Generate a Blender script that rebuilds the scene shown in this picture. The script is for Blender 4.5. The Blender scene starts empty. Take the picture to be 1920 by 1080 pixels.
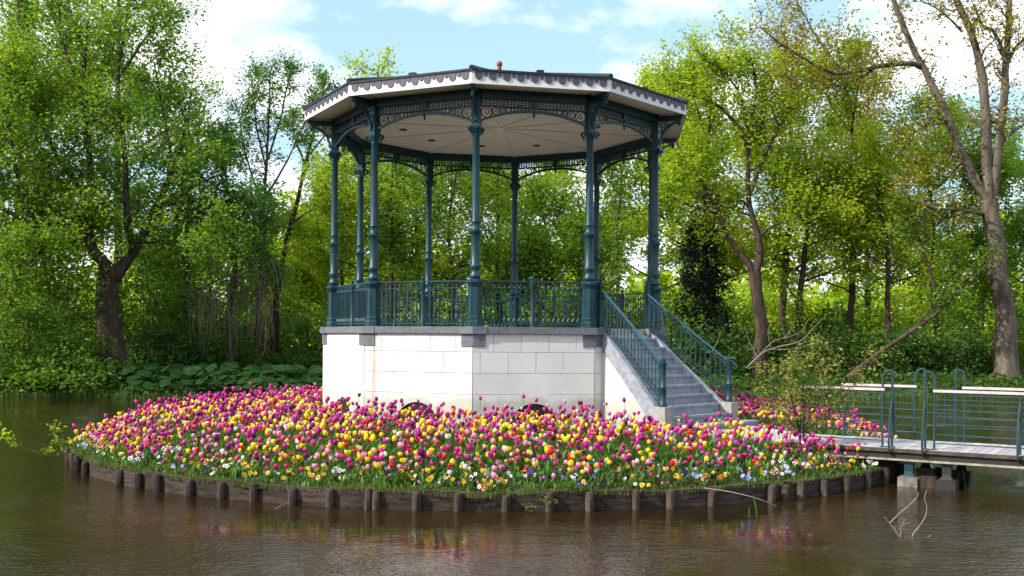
import bpy, math, random
import numpy as np

random.seed(7)
rng = np.random.default_rng(11)
PI = math.pi
scene = bpy.context.scene
COL = scene.collection

# ------------------------------------------------------------------ camera
F, YH, ROLL, EYE = 1930.0, 637.5, 0.0082, 2.58
cam_d = bpy.data.cameras.new('camera')
cam = bpy.data.objects.new('camera', cam_d)
COL.objects.link(cam)
cam.location = (0, 0, EYE)
cam.rotation_mode = 'XYZ'
from mathutils import Matrix, Vector, Euler
cam.rotation_euler = (Matrix.Rotation(PI / 2, 3, 'X') @ Matrix.Rotation(ROLL, 3, 'Z')).to_euler()
cam_d.sensor_width = 36.0
cam_d.lens = F / 1920 * 36
cam_d.shift_y = (YH - 540) / 1920
cam_d.clip_end = 6000
cam_d.clip_start = 0.1
scene.camera = cam

# ------------------------------------------------------------------ world, sun, exposure
SUN_EL = math.radians(37)
SUN_H = Vector((-0.895, -0.446)).normalized()
W = bpy.data.worlds.new('World')
scene.world = W
W.use_nodes = True
nt = W.node_tree
nt.nodes.clear()


def N(nt, t, **kw):
    n = nt.nodes.new(t)
    for k, v in kw.items():
        if k.startswith('i_'):
            n.inputs[k[2:]].default_value = v
        else:
            setattr(n, k, v)
    return n


def L(nt, a, b):
    nt.links.new(a, b)


def build_sky():
    out = N(nt, 'ShaderNodeOutputWorld')
    bg = N(nt, 'ShaderNodeBackground', i_Strength=0.15)
    sky = N(nt, 'ShaderNodeTexSky', sky_type='NISHITA', sun_disc=False)
    sky.sun_elevation = SUN_EL
    sky.sun_rotation = math.atan2(SUN_H.x, SUN_H.y)
    sky.air_density = 1.0
    sky.dust_density = 1.6
    tc = N(nt, 'ShaderNodeTexCoord')
    sep = N(nt, 'ShaderNodeSeparateXYZ')
    L(nt, tc.outputs['Generated'], sep.inputs[0])
    # project the view direction on a cloud layer so that clouds flatten towards the horizon
    zc = N(nt, 'ShaderNodeMath', operation='ADD', i_1=0.0) if False else N(nt, 'ShaderNodeMath', operation='ADD')
    L(nt, sep.outputs[2], zc.inputs[0]); zc.inputs[1].default_value = 0.32
    zm = N(nt, 'ShaderNodeMath', operation='MAXIMUM'); zm.inputs[1].default_value = 0.1
    L(nt, zc.outputs[0], zm.inputs[0])
    dx = N(nt, 'ShaderNodeMath', operation='DIVIDE'); L(nt, sep.outputs[0], dx.inputs[0]); L(nt, zm.outputs[0], dx.inputs[1])
    dy = N(nt, 'ShaderNodeMath', operation='DIVIDE'); L(nt, sep.outputs[1], dy.inputs[0]); L(nt, zm.outputs[0], dy.inputs[1])
    cmb = N(nt, 'ShaderNodeCombineXYZ')
    L(nt, dx.outputs[0], cmb.inputs[0]); L(nt, dy.outputs[0], cmb.inputs[1])
    n1 = N(nt, 'ShaderNodeTexNoise')
    n1.inputs['Scale'].default_value = 2.3
    n1.inputs['Detail'].default_value = 7
    n1.inputs['Roughness'].default_value = 0.56
    mp = N(nt, 'ShaderNodeMapping'); mp.inputs['Location'].default_value = (3.83, 1.2, 0)
    L(nt, cmb.outputs[0], mp.inputs[0]); L(nt, mp.outputs[0], n1.inputs['Vector'])
    rp = N(nt, 'ShaderNodeValToRGB')
    rp.color_ramp.elements[0].position = 0.44; rp.color_ramp.elements[0].color = (0, 0, 0, 1)
    rp.color_ramp.elements[1].position = 0.585; rp.color_ramp.elements[1].color = (1, 1, 1, 1)
    L(nt, n1.outputs[0], rp.inputs[0])
    # thin milky veil everywhere plus clouds
    veil = N(nt, 'ShaderNodeMixRGB'); veil.inputs[0].default_value = 0.55
    L(nt, sky.outputs[0], veil.inputs[1]); veil.inputs[2].default_value = (1.85, 2.95, 3.95, 1)
    mx = N(nt, 'ShaderNodeMixRGB')
    L(nt, rp.outputs[0], mx.inputs[0]); L(nt, veil.outputs[0], mx.inputs[1]); mx.inputs[2].default_value = (5.2, 5.2, 5.35, 1)
    L(nt, mx.outputs[0], bg.inputs[0]); L(nt, bg.outputs[0], out.inputs[0])


build_sky()
sd = bpy.data.lights.new('sun', 'SUN')
sd.energy = 3.4
sd.angle = math.radians(0.6)
sd.color = (1.0, 0.93, 0.82)
sun = bpy.data.objects.new('sun', sd)
COL.objects.link(sun)
to_sun = Vector((SUN_H.x * math.cos(SUN_EL), SUN_H.y * math.cos(SUN_EL), math.sin(SUN_EL)))
sun.rotation_euler = to_sun.to_track_quat('Z', 'Y').to_euler()
sun.location = (-20, -5, 40)
scene.view_settings.view_transform = 'Standard'
scene.view_settings.look = 'None'
scene.view_settings.exposure = 1.02
scene.view_settings.gamma = 1.0
scene.view_settings.use_curve_mapping = False
cy = scene.cycles
cy.use_denoising = True
cy.denoiser = 'OPENIMAGEDENOISE'
cy.max_bounces = 8
cy.diffuse_bounces = 4
cy.glossy_bounces = 4
cy.transmission_bounces = 4
cy.sample_clamp_indirect = 6.0
cy.caustics_reflective = False
cy.caustics_refractive = False


# ------------------------------------------------------------------ helpers: objects
def at(px, py, Y):
    """the point at depth Y that the photograph shows at pixel px, py"""
    return Vector(((px - 960) / F * Y, Y, EYE - (py - YH - (px - 960) * ROLL) / F * Y))


def atw(px, z, Y):
    return Vector(((px - 960) / F * Y, Y, z))


def tag(o, label=None, cat=None, group=None, kind=None):
    if label: o['label'] = label
    if cat: o['category'] = cat
    if group: o['group'] = group
    if kind: o['kind'] = kind
    return o


def empty(name, loc, label=None, cat=None, group=None, rz=0.0):
    o = bpy.data.objects.new(name, None)
    COL.objects.link(o)
    o.empty_display_size = 0.2
    o.location = loc
    o.rotation_euler = (0, 0, rz)
    return tag(o, label, cat, group)


def link(name, mesh, parent=None, loc=(0, 0, 0), rz=0.0):
    o = bpy.data.objects.new(name, mesh)
    COL.objects.link(o)
    if parent is not None:
        o.parent = parent
    o.location = loc
    o.rotation_euler = (0, 0, rz)
    return o


class MB:
    """a growing mesh: boxes, prisms, tubes and lathes"""

    def __init__(s):
        s.v = []; s.f = []; s.m = []; s.cur = 0

    def add(s, vs, fs):
        b = len(s.v)
        s.v.extend([tuple(p) for p in vs])
        s.f.extend([tuple(i + b for i in f) for f in fs])
        s.m.extend([s.cur] * len(fs))

    def box(s, x0, x1, y0, y1, z0, z1, M=None):
        vs = [Vector((x, y, z)) for z in (z0, z1) for (x, y) in ((x0, y0), (x1, y0), (x1, y1), (x0, y1))]
        if M is not None: vs = [M @ p for p in vs]
        s.add(vs, [(3, 2, 1, 0), (4, 5, 6, 7), (0, 1, 5, 4), (1, 2, 6, 5), (2, 3, 7, 6), (3, 0, 4, 7)])

    def bar(s, a, b, w, h=None, up=(0, 0, 1)):
        """a straight square bar from a to b"""
        a = Vector(a); b = Vector(b); d = (b - a).normalized(); h = h or w
        u = Vector(up)
        if abs(d.dot(u)) > 0.98: u = Vector((1, 0, 0))
        x = d.cross(u).normalized(); y = x.cross(d).normalized()
        vs = [p + x * (i * w / 2) + y * (j * h / 2) for p in (a, b) for (i, j) in ((-1, -1), (1, -1), (1, 1), (-1, 1))]
        s.add(vs, [(3, 2, 1, 0), (4, 5, 6, 7), (0, 1, 5, 4), (1, 2, 6, 5), (2, 3, 7, 6), (3, 0, 4, 7)])

    def tube(s, pts, rad, n=6, caps=True, closed=False):
        pts = [Vector(p) for p in pts]; k = len(pts)
        rad = [rad] * k if isinstance(rad, (int, float)) else list(rad)
        b = len(s.v); px = None
        for i, p in enumerate(pts):
            if closed: d = pts[(i + 1) % k] - pts[i - 1]
            else: d = pts[min(i + 1, k - 1)] - pts[max(i - 1, 0)]
            d = d.normalized() if d.length > 1e-9 else Vector((0, 0, 1))
            if px is None:
                u = Vector((0, 0, 1)) if abs(d.z) < 0.9 else Vector((1, 0, 0))
                px = d.cross(u).normalized()
            else:
                px = (px - d * px.dot(d)).normalized()
            py = d.cross(px)
            for j in range(n):
                t = 2 * PI * j / n
                s.v.append(tuple(p + (px * math.cos(t) + py * math.sin(t)) * rad[i]))
        fs = []
        for i in range(k if closed else k - 1):
            i2 = (i + 1) % k
            for j in range(n):
                j2 = (j + 1) % n
                fs.append((b + i * n + j, b + i * n + j2, b + i2 * n + j2, b + i2 * n + j))
        if caps and not closed:
            fs.append(tuple(b + j for j in range(n))[::-1]); fs.append(tuple(b + (k - 1) * n + j for j in range(n)))
        s.f.extend(fs); s.m.extend([s.cur] * len(fs))

    def lathe(s, prof, n=10, c=(0, 0, 0), rot=0.0, caps=True):
        b = len(s.v)
        for (r, z) in prof:
            for j in range(n):
                t = rot + 2 * PI * j / n
                s.v.append((c[0] + r * math.cos(t), c[1] + r * math.sin(t), c[2] + z))
        fs = []
        for i in range(len(prof) - 1):
            for j in range(n):
                j2 = (j + 1) % n
                fs.append((b + i * n + j, b + i * n + j2, b + (i + 1) * n + j2, b + (i + 1) * n + j))
        if caps:
            fs.append(tuple(b + j for j in range(n))[::-1]); fs.append(tuple(b + (len(prof) - 1) * n + j for j in range(n)))
        s.f.extend(fs); s.m.extend([s.cur] * len(fs))

    def prism(s, poly, to3, d0, d1):
        """extrude a 2-D polygon; to3(u, v, d) gives the 3-D point"""
        n = len(poly)
        vs = [to3(u, v, d0) for u, v in poly] + [to3(u, v, d1) for u, v in poly]
        fs = [tuple(range(n))[::-1], tuple(range(n, 2 * n))]
        for i in range(n):
            j = (i + 1) % n
            fs.append((i, j, n + j, n + i))
        s.add(vs, fs)

    def mesh(s, name, mats, smooth=False, fix=True):
        me = bpy.data.meshes.new(name)
        me.from_pydata(s.v, [], s.f)
        mats = mats if isinstance(mats, (list, tuple)) else [mats]
        for m in mats: me.materials.append(m)
        if len(mats) > 1: me.polygons.foreach_set('material_index', s.m)
        if fix:
            import bmesh
            bm = bmesh.new(); bm.from_mesh(me)
            bmesh.ops.recalc_face_normals(bm, faces=bm.faces)
            bm.to_mesh(me); bm.free()
        if smooth:
            me.polygons.foreach_set('use_smooth', [True] * len(me.polygons))
            if smooth != 'all':
                me.set_sharp_from_angle(angle=math.radians(40))
        me.update()
        return me

    def build(s, name, mats, parent=None, loc=(0, 0, 0), rz=0.0, smooth=False):
        return link(name, s.mesh(name, mats, smooth), parent, loc, rz)


def np_mesh(name, verts, loops, starts, mats, mat_idx=None, tint=None, smooth=None):
    me = bpy.data.meshes.new(name)
    nv = len(verts); nl = len(loops); nf = len(starts)
    me.vertices.add(nv); me.vertices.foreach_set('co', np.asarray(verts, np.float32).ravel())
    me.loops.add(nl); me.loops.foreach_set('vertex_index', np.asarray(loops, np.int32))
    me.polygons.add(nf); me.polygons.foreach_set('loop_start', np.asarray(starts, np.int32))
    for m in mats: me.materials.append(m)
    if mat_idx is not None: me.polygons.foreach_set('material_index', np.asarray(mat_idx, np.int32))
    if smooth is not None: me.polygons.foreach_set('use_smooth', np.asarray(smooth, bool))
    if tint is not None:
        a = me.attributes.new('tint', 'FLOAT', 'POINT'); a.data.foreach_set('value', np.asarray(tint, np.float32))
    me.update(calc_edges=True); me.validate()
    return me


class NB:
    """numpy mesh pool of quads and triangles"""

    def __init__(s):
        s.V = []; s.Q = []; s.T = []; s.qm = []; s.tm = []; s.tint = []; s.n = 0; s.qs = []; s.ts = []

    def add(s, V, quads=None, tris=None, m=0, tint=None, smooth=False):
        V = np.asarray(V, float).reshape(-1, 3)
        if quads is not None and len(quads):
            q = np.asarray(quads).reshape(-1, 4); s.Q.append(q + s.n); s.qm.append(np.broadcast_to(np.asarray(m), (len(q),))); s.qs.append(np.full(len(q), smooth))
        if tris is not None and len(tris):
            t = np.asarray(tris).reshape(-1, 3); s.T.append(t + s.n)
            s.tm.append(np.broadcast_to(np.asarray(m), (len(t),))); s.ts.append(np.full(len(t), smooth))
        s.V.append(V); s.n += len(V)
        s.tint.append(np.full(len(V), 0.5) if tint is None else np.broadcast_to(tint, (len(V),)))

    def mesh(s, name, mats):
        V = np.concatenate(s.V)
        Q = np.concatenate(s.Q) if s.Q else np.zeros((0, 4), int)
        T = np.concatenate(s.T) if s.T else np.zeros((0, 3), int)
        loops = np.concatenate([Q.ravel(), T.ravel()])
        starts = np.concatenate([np.arange(len(Q)) * 4, len(Q) * 4 + np.arange(len(T)) * 3])
        mi = np.concatenate((s.qm or []) + (s.tm or [])) if (s.qm or s.tm) else None
        sm = np.concatenate((s.qs or []) + (s.ts or []))
        return np_mesh(name, V, loops, starts, mats, mi, np.concatenate(s.tint), sm)


# ------------------------------------------------------------------ materials
def new_mat(name):
    m = bpy.data.materials.new(name)
    m.use_nodes = True
    t = m.node_tree
    t.nodes.clear()
    return m, t


def noise_tex(t, scale, detail=4, rough=0.55, coords='Object', stretch=None):
    tc = N(t, 'ShaderNodeTexCoord')
    n = N(t, 'ShaderNodeTexNoise')
    n.inputs['Scale'].default_value = scale
    n.inputs['Detail'].default_value = detail
    n.inputs['Roughness'].default_value = rough
    src = tc.outputs[coords]
    if stretch:
        mp = N(t, 'ShaderNodeMapping'); mp.inputs['Scale'].default_value = stretch
        L(t, src, mp.inputs[0]); src = mp.outputs[0]
    L(t, src, n.inputs['Vector'])
    return n


def ramp(t, src, stops):
    r = N(t, 'ShaderNodeValToRGB')
    e = r.color_ramp.elements
    while len(e) < len(stops): e.new(0.5)
    for i, (p, c) in enumerate(stops):
        e[i].position = p; e[i].color = (c[0], c[1], c[2], 1)
    L(t, src, r.inputs[0])
    return r


def solid(name, c1, c2, scale=6, rough=0.6, bump=0.0, bscale=40, spec=0.4, metallic=0.0, stretch=None, detail=5, per_object=0.0, dirt=None):
    """two-tone noise material; per_object varies the value from piece to piece"""
    m, t = new_mat(name)
    out = N(t, 'ShaderNodeOutputMaterial'); p = N(t, 'ShaderNodeBsdfPrincipled')
    n = noise_tex(t, scale, detail, stretch=stretch)
    r = ramp(t, n.outputs[0], [(0.35, c1), (0.65, c2)])
    col = r.outputs[0]
    if dirt:
        n3 = noise_tex(t, dirt[1], 6, 0.65)
        r3 = ramp(t, n3.outputs[0], [(dirt[2], (0, 0, 0)), (dirt[2] + 0.16, (1, 1, 1))])
        mm = N(t, 'ShaderNodeMixRGB'); L(t, r3.outputs[0], mm.inputs[0]); L(t, col, mm.inputs[1]); mm.inputs[2].default_value = (*dirt[0], 1)
        col = mm.outputs[0]
    if per_object:
        oi = N(t, 'ShaderNodeObjectInfo'); mr = N(t, 'ShaderNodeMapRange')
        mr.inputs['To Min'].default_value = 1 - per_object; mr.inputs['To Max'].default_value = 1 + per_object
        L(t, oi.outputs['Random'], mr.inputs[0])
        h = N(t, 'ShaderNodeHueSaturation'); L(t, mr.outputs[0], h.inputs['Value']); L(t, col, h.inputs['Color']); col = h.outputs[0]
    L(t, col, p.inputs['Base Color'])
    p.inputs['Roughness'].default_value = rough
    p.inputs['Specular IOR Level'].default_value = spec
    p.inputs['Metallic'].default_value = metallic
    if bump:
        b = N(t, 'ShaderNodeBump'); b.inputs['Strength'].default_value = bump; b.inputs['Distance'].default_value = 0.02
        nb = noise_tex(t, bscale, 5, stretch=stretch); L(t, nb.outputs[0], b.inputs['Height']); L(t, b.outputs[0], p.inputs['Normal'])
    L(t, p.outputs[0], out.inputs[0])
    return m


def leafy(name, dark, light, trans=0.35, tcol=None, rough=0.5, spread=(0.0, 1.0), spec=0.3):
    """leaf or petal: diffuse and translucent; the tint attribute varies it leaf by leaf"""
    m, t = new_mat(name)
    out = N(t, 'ShaderNodeOutputMaterial'); p = N(t, 'ShaderNodeBsdfPrincipled')
    a = N(t, 'ShaderNodeAttribute', attribute_name='tint')
    r = ramp(t, a.outputs['Fac'], [(spread[0], dark), (spread[1], light)])
    L(t, r.outputs[0], p.inputs['Base Color'])
    p.inputs['Roughness'].default_value = rough
    p.inputs['Specular IOR Level'].default_value = spec
    tr = N(t, 'ShaderNodeBsdfTranslucent')
    if tcol:
        mm = N(t, 'ShaderNodeMixRGB', blend_type='MULTIPLY'); mm.inputs[0].default_value = 1
        L(t, r.outputs[0], mm.inputs[1]); mm.inputs[2].default_value = (*tcol, 1); L(t, mm.outputs[0], tr.inputs[0])
    else:
        L(t, r.outputs[0], tr.inputs[0])
    mx = N(t, 'ShaderNodeMixShader'); mx.inputs[0].default_value = trans
    L(t, p.outputs[0], mx.inputs[1]); L(t, tr.outputs[0], mx.inputs[2]); L(t, mx.outputs[0], out.inputs[0])
    return m


M = {}
M['iron'] = solid('painted_iron', (0.0045, 0.029, 0.040), (0.008, 0.045, 0.057), 5, 0.38, 0.15, 60, 0.35, dirt=((0.02, 0.045, 0.05), 9, 0.6))
M['rail'] = solid('blue_handrail', (0.009, 0.055, 0.085), (0.013, 0.072, 0.105), 5, 0.35, spec=0.5)
M['bridge_iron'] = solid('bridge_paint', (0.010, 0.034, 0.044), (0.018, 0.050, 0.060), 6, 0.45, spec=0.5)
M['stone'] = None
M['mortar'] = solid('mortar', (0.43, 0.425, 0.41), (0.49, 0.485, 0.47), 12, 0.9, 0.3)
M['bluestone'] = solid('bluestone', (0.095, 0.103, 0.122), (0.145, 0.153, 0.175), 9, 0.7, 0.25, 50, 0.3, per_object=0.08, dirt=((0.07, 0.075, 0.08), 4, 0.62))
M['step'] = solid('step_stone', (0.20, 0.22, 0.26), (0.30, 0.32, 0.36), 8, 0.75, 0.25, 60, 0.3, per_object=0.07, dirt=((0.14, 0.15, 0.16), 5, 0.6))
M['pale_stone'] = solid('newel_block_stone', (0.25, 0.238, 0.22), (0.34, 0.325, 0.305), 10, 0.8, 0.3)
M['ceiling'] = solid('ceiling_paint', (0.78, 0.72, 0.64), (0.82, 0.77, 0.69), 2.0, 0.6, 0.05, 30, per_object=0.035)
M['white'] = solid('white_paint', (0.61, 0.60, 0.59), (0.67, 0.66, 0.65), 3, 0.5, 0.05, dirt=((0.55, 0.53, 0.5), 6, 0.68))
M['scallop'] = solid('scallop_paint', (0.055, 0.055, 0.08), (0.075, 0.072, 0.10), 6, 0.5)
M['roof'] = solid('roof_zinc', (0.016, 0.018, 0.026), (0.030, 0.033, 0.044), 5, 0.65, spec=0.25)
M['finial'] = solid('finial_red', (0.18, 0.035, 0.022), (0.25, 0.05, 0.03), 8, 0.5)
M['floor'] = solid('bandstand_floor', (0.28, 0.27, 0.26), (0.36, 0.35, 0.33), 3, 0.85)
M['dark'] = solid('lamp_dark', (0.02, 0.02, 0.022), (0.03, 0.03, 0.032), 4, 0.4)
M['void'] = solid('vent_void', (0.008, 0.008, 0.008), (0.012, 0.012, 0.012), 4, 0.9)
M['timber'] = solid('weathered_timber', (0.024, 0.018, 0.014), (0.085, 0.063, 0.048), 7, 0.85, 0.8, 25, 0.25, stretch=(1, 1, 0.35), per_object=0.3, dirt=((0.20, 0.165, 0.13), 7, 0.63))
M['board'] = solid('weathered_board', (0.018, 0.013, 0.010), (0.066, 0.047, 0.036), 6, 0.85, 0.9, 22, 0.25, stretch=(0.5, 0.5, 3), per_object=0.28, dirt=((0.17, 0.13, 0.10), 5, 0.64))
M['deck'] = solid('grey_decking', (0.33, 0.32, 0.33), (0.46, 0.45, 0.46), 5, 0.8, 0.4, 30, 0.3, stretch=(1, 6, 1), per_object=0.16)
M['deck_edge'] = solid('deck_edge', (0.035, 0.028, 0.024), (0.09, 0.07, 0.055), 8, 0.85, 0.5)
M['beam'] = solid('dark_beam', (0.012, 0.011, 0.011), (0.028, 0.025, 0.022), 6, 0.7)
M['flange'] = solid('rusty_flange', (0.22, 0.21, 0.15), (0.34, 0.33, 0.27), 9, 0.7, dirt=((0.2, 0.15, 0.05), 12, 0.55))
M['handrail'] = solid('pale_handrail', (0.42, 0.36, 0.34), (0.54, 0.48, 0.46), 6, 0.6)
M['concrete'] = solid('concrete_block', (0.13, 0.115, 0.10), (0.27, 0.235, 0.21), 9, 0.9, 0.5, dirt=((0.06, 0.05, 0.04), 6, 0.55))
M['bark_dark'] = solid('dark_bark', (0.030, 0.022, 0.017), (0.075, 0.055, 0.042), 5, 0.9, 1.0, 14, 0.2, stretch=(1, 1, 0.25))
M['bark_grey'] = solid('grey_bark', (0.066, 0.053, 0.042), (0.155, 0.126, 0.100), 3.5, 0.9, 1.0, 9, 0.2, stretch=(1, 1, 0.28), dirt=((0.16, 0.16, 0.06), 2.2, 0.62))
M['bark_brown'] = solid('brown_bark', (0.034, 0.023, 0.017), (0.085, 0.060, 0.045), 5, 0.9, 1.0, 14, 0.2, stretch=(1, 1, 0.25))
M['dead'] = solid('dead_wood', (0.14, 0.112, 0.088), (0.26, 0.21, 0.17), 8, 0.85)
M['twig_pale'] = solid('pale_twig', (0.13, 0.10, 0.07), (0.2, 0.16, 0.11), 8, 0.85)
M['path'] = solid('pale_path', (0.36, 0.35, 0.35), (0.46, 0.45, 0.44), 14, 0.9, 0.4, 80)
M['white_post'] = solid('white_post', (0.6, 0.6, 0.6), (0.72, 0.72, 0.72), 5, 0.6)
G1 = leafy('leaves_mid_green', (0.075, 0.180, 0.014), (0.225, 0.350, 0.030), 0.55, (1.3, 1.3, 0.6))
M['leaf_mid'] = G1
M['leaf_shade_tone'] = leafy('leaves_shade_tone', (0.050, 0.122, 0.013), (0.155, 0.260, 0.026), 0.48, (1.3, 1.3, 0.6))  # mid green darkened, so the shade under the trees sits in the leaf colour
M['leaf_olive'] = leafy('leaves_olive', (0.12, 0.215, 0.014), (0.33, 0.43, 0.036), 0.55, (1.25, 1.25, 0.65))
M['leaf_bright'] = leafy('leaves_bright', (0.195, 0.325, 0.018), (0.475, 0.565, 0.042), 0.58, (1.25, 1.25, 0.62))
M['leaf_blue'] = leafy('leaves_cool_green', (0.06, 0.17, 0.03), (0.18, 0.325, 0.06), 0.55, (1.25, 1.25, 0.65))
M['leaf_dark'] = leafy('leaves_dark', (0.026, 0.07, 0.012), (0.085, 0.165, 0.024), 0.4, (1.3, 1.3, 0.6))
M['leaf_yew'] = leafy('needles_dark', (0.006, 0.018, 0.009), (0.018, 0.042, 0.018), 0.15)
M['leaf_buds'] = leafy('young_bronze_leaves', (0.21, 0.2, 0.02), (0.38, 0.32, 0.038), 0.5, (1.3, 1.3, 0.6))
M['leaf_rose'] = leafy('rose_leaves', (0.20, 0.25, 0.035), (0.42, 0.20, 0.09), 0.4, None, spread=(0.5, 1.0))
M['leaf_butterbur'] = leafy('butterbur_leaves', (0.012, 0.042, 0.009), (0.028, 0.080, 0.017), 0.3, (1.2, 1.3, 0.6), 0.8, spec=0.08)
M['tulip_green'] = leafy('tulip_leaves', (0.055, 0.150, 0.024), (0.155, 0.290, 0.050), 0.35, (1.2, 1.3, 0.6))
M['grass'] = leafy('grass_blades', (0.040, 0.085, 0.011), (0.165, 0.205, 0.045), 0.35, (1.2, 1.2, 0.6))
M['reed'] = leafy('reed_blades', (0.12, 0.22, 0.03), (0.25, 0.36, 0.06), 0.3)
PETALS = {
    'magenta': ((0.40, 0.010, 0.17), (0.66, 0.06, 0.34)),
    'purple': ((0.13, 0.006, 0.105), (0.27, 0.014, 0.20)),
    'yellow': ((0.84, 0.54, 0.010), (0.90, 0.72, 0.05)),
    'pink': ((0.68, 0.13, 0.32), (0.84, 0.48, 0.60)),
    'red': ((0.55, 0.010, 0.012), (0.72, 0.035, 0.035)),
    'apricot': ((0.84, 0.40, 0.12), (0.88, 0.60, 0.28)),
    'white': ((0.76, 0.70, 0.62), (0.82, 0.80, 0.74)),
    'crimson': ((0.50, 0.012, 0.11), (0.70, 0.05, 0.24)),
}
for k_, (a_, b_) in PETALS.items():
    M['p_' + k_] = leafy('petal_' + k_, a_, b_, 0.3, None, 0.45)
PANSY = {'yellow': (0.80, 0.47, 0.01), 'white': (0.78, 0.77, 0.75), 'violet': (0.07, 0.025, 0.36), 'maroon': (0.10, 0.008, 0.03),
         'orange': (0.75, 0.30, 0.03), 'blue': (0.25, 0.32, 0.68)}
for k_, a_ in PANSY.items():
    M['v_' + k_] = leafy('pansy_' + k_, tuple(c * 0.85 for c in a_), a_, 0.2, None, 0.5)


def stone_material():
    """white limestone blocks; faint grey weathering, and the rust run below one rail foot"""
    m, t = new_mat('white_limestone')
    out = N(t, 'ShaderNodeOutputMaterial'); p = N(t, 'ShaderNodeBsdfPrincipled')
    n = noise_tex(t, 1.6, 6)
    r = ramp(t, n.outputs[0], [(0.3, (0.52, 0.516, 0.50)), (0.62, (0.58, 0.577, 0.565))])
    n2 = noise_tex(t, 2.2, 6, 0.7, stretch=(3.0, 3.0, 0.4))
    r2 = ramp(t, n2.outputs[0], [(0.58, (0, 0, 0)), (0.80, (1, 1, 1))])
    mm = N(t, 'ShaderNodeMixRGB'); L(t, r2.outputs[0], mm.inputs[0]); L(t, r.outputs[0], mm.inputs[1]); mm.inputs[2].default_value = (0.46, 0.43, 0.37, 1)
    tc = N(t, 'ShaderNodeTexCoord'); sep = N(t, 'ShaderNodeSeparateXYZ'); L(t, tc.outputs['Object'], sep.inputs[0])
    oi = N(t, 'ShaderNodeObjectInfo'); mr = N(t, 'ShaderNodeMapRange')
    mr.inputs['To Min'].default_value = 0.975; mr.inputs['To Max'].default_value = 1.02
    L(t, oi.outputs['Random'], mr.inputs[0])
    # splashed soil and algae in an uneven tide line at the wall foot
    n4 = noise_tex(t, 3.0, 6, 0.7)
    hz = N(t, 'ShaderNodeMath', operation='MULTIPLY_ADD'); L(t, n4.outputs[0], hz.inputs[0]); hz.inputs[1].default_value = -0.75; L(t, sep.outputs[2], hz.inputs[2])
    r4 = ramp(t, hz.outputs[0], [(-0.0, (0.5, 0.5, 0.5)), (0.16, (0, 0, 0))])
    m4 = N(t, 'ShaderNodeMixRGB'); L(t, r4.outputs[0], m4.inputs[0]); L(t, mm.outputs[0], m4.inputs[1]); m4.inputs[2].default_value = (0.30, 0.30, 0.22, 1)
    h = N(t, 'ShaderNodeHueSaturation'); L(t, mr.outputs[0], h.inputs['Value']); L(t, m4.outputs[0], h.inputs['Color'])
    L(t, h.outputs[0], p.inputs['Base Color'])
    p.inputs['Roughness'].default_value = 0.85; p.inputs['Specular IOR Level'].default_value = 0.2
    b = N(t, 'ShaderNodeBump'); b.inputs['Strength'].default_value = 0.12; b.inputs['Distance'].default_value = 0.01
    nb = noise_tex(t, 30, 5); L(t, nb.outputs[0], b.inputs['Height']); L(t, b.outputs[0], p.inputs['Normal'])
    L(t, p.outputs[0], out.inputs[0])
    return m


M['stone'] = stone_material()


def stone_rust_material():
    """the same limestone with an orange rust run down it (mesh x is the distance from the run)"""
    m = M['stone'].copy(); m.name = 'white_limestone_rust'
    t = m.node_tree
    p = [n for n in t.nodes if n.type == 'BSDF_PRINCIPLED'][0]
    src = p.inputs['Base Color'].links[0].from_socket
    tc = N(t, 'ShaderNodeTexCoord'); sep = N(t, 'ShaderNodeSeparateXYZ'); L(t, tc.outputs['Object'], sep.inputs[0])
    wob = noise_tex(t, 2.5, 3)
    dx = N(t, 'ShaderNodeMath', operation='MULTIPLY_ADD'); L(t, wob.outputs[0], dx.inputs[0]); dx.inputs[1].default_value = 0.05; L(t, sep.outputs[0], dx.inputs[2])
    ad = N(t, 'ShaderNodeMath', operation='ADD'); L(t, dx.outputs[0], ad.inputs[0]); ad.inputs[1].default_value = 1.005
    ab = N(t, 'ShaderNodeMath', operation='ABSOLUTE'); L(t, ad.outputs[0], ab.inputs[0])
    r0 = ramp(t, ab.outputs[0], [(0.008, (0.72, 0.72, 0.72)), (0.075, (0, 0, 0))])
    n = noise_tex(t, 5, 6, 0.7, stretch=(4, 4, 0.8))
    r = ramp(t, n.outputs[0], [(0.30, (0.25, 0.25, 0.25)), (0.65, (1, 1, 1))])
    mu = N(t, 'ShaderNodeMath', operation='MULTIPLY'); L(t, r0.outputs[0], mu.inputs[0]); L(t, r.outputs[0], mu.inputs[1])
    mm = N(t, 'ShaderNodeMixRGB'); L(t, mu.outputs[0], mm.inputs[0]); L(t, src, mm.inputs[1]); mm.inputs[2].default_value = (0.40, 0.17, 0.05, 1)
    L(t, mm.outputs[0], p.inputs['Base Color'])
    return m


M['stone_rust'] = stone_rust_material()


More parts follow.
